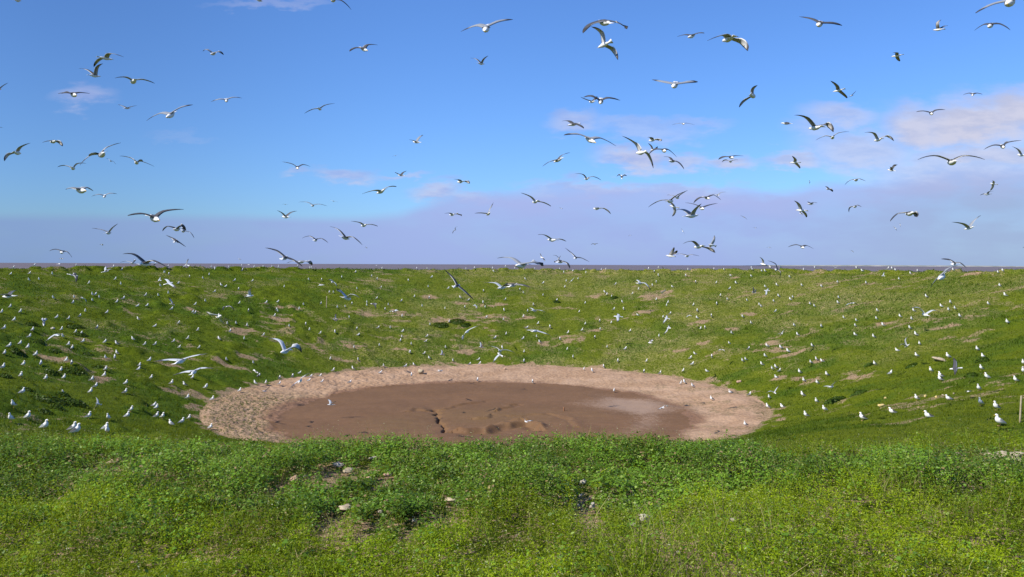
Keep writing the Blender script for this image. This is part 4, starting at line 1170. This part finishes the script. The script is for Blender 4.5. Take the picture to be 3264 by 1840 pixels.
for tk, txt in STAND.items():
    x0, y0, s_ = TILES[tk]
    for q in txt.split():
        a, b = q.split(',')
        po = 'r'
        if b[-1] in 'rlms': po = b[-1]; b = b[:-1]
        lst.append((x0 + float(a) * s_, y0 + float(b) * s_, po))
A = np.array([(p[0], p[1]) for p in lst])
# aim at the feet: about half a bird below the middle of the body
P0, T0 = hit(A[:, 0], A[:, 1]); T0 = np.where(np.isnan(T0), 118, T0)
foot = A.copy(); foot[:, 1] += np.where([p[2] == 's' for p in lst], .12, .19) * F_PX / T0
P1, T1 = hit(foot[:, 0], foot[:, 1])
# birds on the crest itself stand where their sight line skims the rim
miss = np.isnan(T1)
for i in np.where(miss)[0]:
    d = cam_ray([foot[i, 0]], [foot[i, 1] + 3])[0]; t = np.arange(95, 128, .2)
    gap = ground_z(d[0] * t, d[1] * t) - d[2] * t; j = gap.argmax()
    P1[i] = d[:2] * t[j]; T1[i] = t[j]
order = np.argsort(T1)
NI = 300
faces = {'r': 0.0, 'l': math.pi, 's': 0.0, 'm': -math.pi / 2}
far_v = []; 
for rank, i in enumerate(order):
    px, py, po = lst[i]
    h_ = int(hash2(np.array([i]), np.array([3]), 5)[0] * 1000)
    pk = 'd' if h_ % 100 < 58 else 'g'
    rz = faces[po] + (((h_ // 7) % 100) / 100 - .5) * (.9 if po != 'm' else 1.2)
    if po == 'm' and px < 2300: rz = (math.pi * .5 if h_ % 3 == 0 else -math.pi * .42) + ((h_ // 3 % 100) / 100 - .5) * .9
    if po == 'm' and px >= 2300: rz = math.pi * 1.12 + ((h_ // 3 % 100) / 100 - .5) * .7
    if po == 's' and px > 1900: rz += math.pi
    zz = float(gz(P1[i, 0], P1[i, 1])) if True else 0
    r_ = math.hypot(P1[i, 0] - PC[0], P1[i, 1] - PC[1])
    if r_ < RB + .2: zz = float(mud_z(np.array([P1[i, 0]]), np.array([P1[i, 1]]))[0])
    sc = .98 + (h_ % 15) / 100
    if rank < NI:
        lod = 1 if T1[i] < 68 else 0
        key = (pk, int(po == 's'), lod)
        if key not in first_used: o = protos[key]; first_used.add(key)
        else: o = copy_tree(protos[key])
        o.location = (P1[i, 0], P1[i, 1], zz + .01); o.rotation_euler = (0, 0, rz); o.scale = (sc, sc, sc)
        place = 'on dried mud' if r_ < RB else ('on left slope' if P1[i, 0] < -14 else ('on right slope' if P1[i, 0] > 14 else 'on far slope'))
        if math.hypot(P1[i, 0] - MC[0], P1[i, 1] - MC[1]) < RM: place = 'on wet mud'
        c = abs(math.cos(rz)); fc = ('facing right' if math.cos(rz) > 0 else 'facing left') if c > .5 else ('facing away' if math.sin(rz) > 0 else 'facing camera')
        desc = '%s gull %s %s, %s' % ('black-backed' if pk == 'd' else 'grey-backed', 'sitting' if po == 's' else 'standing', place, fc)
        tag(o, unique(desc, px, py), 'gull', 'gulls resting on the slopes')
    else:
        far_v.append((P1[i, 0], P1[i, 1], zz, rz, sc, pk, int(po == 's')))
for key, o in protos.items():
    if key not in first_used:
        for ch in list(o.children): bpy.data.objects.remove(ch)
if far_v:
    V = []; Fl = []; Sz = []; C = []; off_ = 0
    for x_, y_, z_, rz, sc, pk, sit in far_v:
        me = protos[pk, sit, 0].data
        n = len(me.vertices); co = np.empty(n * 3, np.float32); me.vertices.foreach_get('co', co); co = co.reshape(-1, 3) * sc
        ca, sa = math.cos(rz), math.sin(rz)
        V.append(np.stack([co[:, 0] * ca - co[:, 1] * sa + x_, co[:, 0] * sa + co[:, 1] * ca + y_, co[:, 2] + z_ + .01], -1))
        l_ = np.empty(len(me.loops), np.int32); me.loops.foreach_get('vertex_index', l_); Fl.append(l_ + off_); off_ += n
        s_ = np.empty(len(me.polygons), np.int32); me.polygons.foreach_get('loop_total', s_); Sz.append(s_)
        cc = np.empty(n * 4, np.float32); me.color_attributes['col'].data.foreach_get('color', cc); C.append(cc.reshape(-1, 4)[:, :3])
    o = mesh_np('far_gulls', np.concatenate(V), np.concatenate(Fl), np.concatenate(Sz), M_PLUM, True, colors=np.concatenate(C))
    tag(o, 'tiny far gulls resting along the upper far slope and rim', 'gulls', kind='stuff')
for key, o in protos.items():
    if key not in first_used: bpy.data.objects.remove(o)

# ------------------------------------------------------------------ stakes, stones, boats
def stake(px, ytop, ybot, wpx, name, lab, mat, dist=None):
    if dist is None:
        P, T = hit([px], [ybot]); x_, y_ = P[0]; t = T[0]
    else:
        d = cam_ray([px], [ybot])[0]; t = dist; x_, y_ = d[0] * t, d[1] * t
    h_ = (ybot - ytop) / F_PX * t; r0 = wpx / F_PX * t / 2
    mb = MB(); prev = None
    for f, k_ in ((-.25, 1.0), (0, 1.02), (.3, .97), (.65, 1.0), (.97, .95), (1.0, .80)):
        r_ = mb.ring([(math.cos(2 * math.pi * j / 8 + f) * r0 * k_ + f * .03 * h_, math.sin(2 * math.pi * j / 8 + f) * r0 * k_, f * h_) for j in range(8)], [(.4, .3, .2)] * 8)
        if prev: mb.bridge(prev, r_)
        else: mb.cap(r_)
        prev = r_
    mb.cap(prev); o = mb.obj(name, mat); o.location = (x_, y_, float(ground_z(x_, y_)))
    tag(o, lab, name.replace('_', ' '), None); return o
stake(1040.7, 944.5, 981, 3.0, 'wooden_stake', 'thin pale wooden stake standing on the far slope', M_WOOD)
stake(3251, 1265, 1350, 6.0, 'wooden_stake', 'thick weathered wooden stake at the right edge of the photo', M_WOOD)
stake(887.5, 838, 857, 1.3, 'marker_pole', 'thin white marker pole on the far rim against the sea', M_WHITE, 121)
o = stake(1797.5, 1298, 1311, 4.5, 'wooden_post', 'short reddish brown post stub sticking out of the wet mud', M_RUST)
p_ = to_mud([(1797.5, 1311)])[0]; o.location = (p_[0], p_[1], ZP)

def stone(x_, y_, z_, sx, sy, sz, seed, name, lab, mat, grp=None):
    r2 = np.random.default_rng(seed)
    nu, nv_ = 14, 8; v = []; 
    for i in range(nv_ + 1):
        ph = math.pi * i / nv_
        for j in range(nu):
            th = 2 * math.pi * j / nu
            p = np.array([math.sin(ph) * math.cos(th), math.sin(ph) * math.sin(th), math.cos(ph)])
            q = np.sign(p) * np.abs(p) ** .75
            n_ = 1 + .9 * (vnoise(np.array([q[0] * 2 + seed]), np.array([q[1] * 2 + q[2] * 1.7]), .8, seed)[0] - .5)
            v.append((q[0] * sx * .5 * n_, q[1] * sy * .5 * n_, q[2] * sz * .5 * n_ + sz * .30))
    f = []
    for i in range(nv_):
        for j in range(nu): f += [i * nu + j, (i + 1) * nu + j, (i + 1) * nu + (j + 1) % nu, i * nu + (j + 1) % nu]
    o = mesh_np(name, v, f, [4] * (nu * nv_), mat, True); o.location = (x_, y_, z_); o.rotation_euler = (r2.uniform(-.2, .2), r2.uniform(-.2, .2), r2.uniform(0, 6))
    tag(o, lab, 'stone', grp); return o
M_STY = simple_mat('yellow_stone', (0.50, 0.36, 0.12), (0.66, 0.54, 0.26), 9, 0.9, 0.5)
M_STW = simple_mat('chalky_stone', (0.36, 0.31, 0.24), (0.58, 0.53, 0.43), 12, 0.9, 0.5)
M_STP = simple_mat('pinkish_stone', (0.36, 0.22, 0.15), (0.52, 0.36, 0.27), 9, 0.9, 0.5)
near_st = [(1926,1151,18,14,'y','yellow flat stone among dark weeds right of the pond'),(2410,1142,22,16,'s','rounded beige stone in the weeds near the right edge'),
 (2343,1162,18,14,'s','small rounded beige stone left of its larger neighbour'),(2528,1143,74,24,'s','large flat pale rock in the weeds at the right edge'),
 (2556,1152,30,14,'s','pale slab beside the large flat rock at right edge'),
 (288,1157,28,7,'p','flat reddish stone in dark weeds at far left'),(412,1156,26,10,'s','mossy beige stone in dark weeds, left part'),(388,1159,12,6,'p','tiny reddish stone left of the mossy one'),
 (545,1173,16,10,'w','small cream stone in dark weeds left of the bare patch'),(850,1165,30,10,'w','pale flat stone just above the bare soil patch'),(938,1149,26,8,'w','whitish stone highest above the bare soil patch'),
 (876,1180,26,9,'s','beige stone in the middle of the bare soil patch'),(975,1190,18,10,'p','reddish stone at the right of the bare soil patch'),(740,1200,26,12,'p','reddish stone in the left bare soil patch'),
 (768,1194,9,7,'w','small white stone on the left bare soil patch'),(928,1199,14,8,'p','pinkish stone below the bare soil patch'),
 (1134,1251,30,12,'s','beige flat stone with dark underside, centre foreground'),(868,1271,34,10,'s','beige flat stone sunk in weeds, left of centre'),(957,1283,14,8,'w','small white stone left of centre foreground'),
 (1042,1306,9,9,'w','tiny white stone below the others, centre left'),(1467,1209,16,12,'w','cream stone cluster right of centre, uppermost'),(1461,1243,9,6,'w','tiny white stone right of centre'),
 (1455,1268,10,10,'w','small grey-white stone left of the cream one'),(1489,1268,16,20,'w','cream crumbly stone right of centre foreground'),(1621,1299,26,24,'w','large cream crumbly stone, right of centre foreground'),
 (1594,1316,14,7,'w','small cream stone below left of the large crumbly one'),(1797,1391,14,16,'p','pinkish stone low in the foreground'),(1706,1388,10,8,'w','small pale stone low in the foreground'),
 (1844,1305,14,5,'w','thin white stone right of centre foreground'),(1235,1178,20,8,'p','reddish stone in dark weeds, centre'),(2128,1174,7,4,'w','tiny white stone in dark weeds, right part')]
MS = {'y': M_STY, 's': M_STONE, 'w': M_STW, 'p': M_STP}
for i, (xd, yd, wd_, hd_, mk, lab) in enumerate(near_st):
    X, Y, T = near_hit(xd, yd + hd_ * .3, .05)
    wm = wd_ * 1.267 / F_PX * T; hm = hd_ * 1.267 / F_PX * T
    stone(X, Y, float(ground_z(X, Y)) + .035, wm * 1.1, wm * .8, max(hm * .8, .025), 40 + i, 'stone', lab, MS[mk], 'stones lying in the foreground weeds')
far_st = [(1342, 1188, 17, 12, 's', 'angular brown boulder at the back edge of the mud bank'), (168, 1047, 15, 6, 'w', 'pale flat board on the left slope'), (2998, 1146, 52, 9, 's', 'long pale log on the right slope'),  # the board and the log are modelled with the stone shape
          (2822, 1270, 8, 6, 'y', 'yellow stone in grass below the right slope, leftmost'), (2949, 1265, 9, 7, 'y', 'yellow stone in grass on the right slope, second from left'), (2984, 1266, 11, 8, 'y', 'larger yellow stone in grass on the right slope, third from left'),
          (2809, 1292, 20, 8, 'y', 'yellow flat stone low on the right slope'), (3006, 1261, 8, 5, 's', 'small beige stone on the right slope, fourth from left'), (3040, 1256, 8, 5, 's', 'small beige stone on the right slope, rightmost'),
          (2356, 1216, 14, 8, 'p', 'reddish stone at the right rim of the mud bank'), (1610, 1176, 10, 6, 'p', 'small reddish stone on the back of the mud bank')]
for i, (px, py, wd_, hd_, mk, lab) in enumerate(far_st):
    P, T = hit([px], [py + hd_ * .4]); 
    wm = wd_ / F_PX * T[0]; hm = hd_ / F_PX * T[0]
    z_ = float(ground_z(*P[0])) if math.hypot(P[0][0] - PC[0], P[0][1] - PC[1]) > RB else ZP + .4
    stone(P[0][0], P[0][1], z_, wm, wm * .7, hm, 90 + i, 'stone', lab, MS[mk], 'stones on the slopes')

def boat(px, py, length_px, dist, lab):
    d = cam_ray([px], [py])[0]; L_ = length_px / F_PX * dist
    root = bpy.data.objects.new('boat', None); COL.objects.link(root); root.location = (d[0] * dist, d[1] * dist, -13)
    mb = MB(); prev = None
    for f, hw, zt in ((-.5, .02, .11), (-.4, .09, .09), (-.1, .12, .07), (.3, .115, .07), (.5, .09, .08)):
        r_ = mb.ring([(f * L_, -hw * L_, zt * L_), (f * L_, -hw * .6 * L_, -.01 * L_), (f * L_, hw * .6 * L_, -.01 * L_), (f * L_, hw * L_, zt * L_)], [(.8, .8, .8)] * 4)
        if prev: mb.bridge(prev, r_)
        else: mb.cap(r_)
        prev = r_
    mb.cap(prev); mb.obj('hull', M_WHITE, root)
    mb = MB(); a = mb.ring([(x_ * L_, y_ * L_, .07 * L_) for x_, y_ in ((.0, -.08), (.35, -.08), (.35, .08), (.0, .08))], [(.8,) * 3] * 4)
    b_ = mb.ring([(x_ * L_, y_ * L_, .22 * L_) for x_, y_ in ((.06, -.07), (.33, -.07), (.33, .07), (.06, .07))], [(.8,) * 3] * 4)
    mb.bridge(a, b_); mb.cap(b_); mb.cap(a); mb.obj('cabin', M_WHITE, root)
    tag(root, lab, 'boat', 'white boats on the horizon')
boat(187, 838.5, 14, 6500, 'tiny white boat on the horizon at the far left')
boat(792, 840, 9, 6500, 'tiny white boat on the horizon, middle of the three')
boat(1199, 841.5, 6, 6500, 'tiny white boat on the horizon, rightmost of the three')
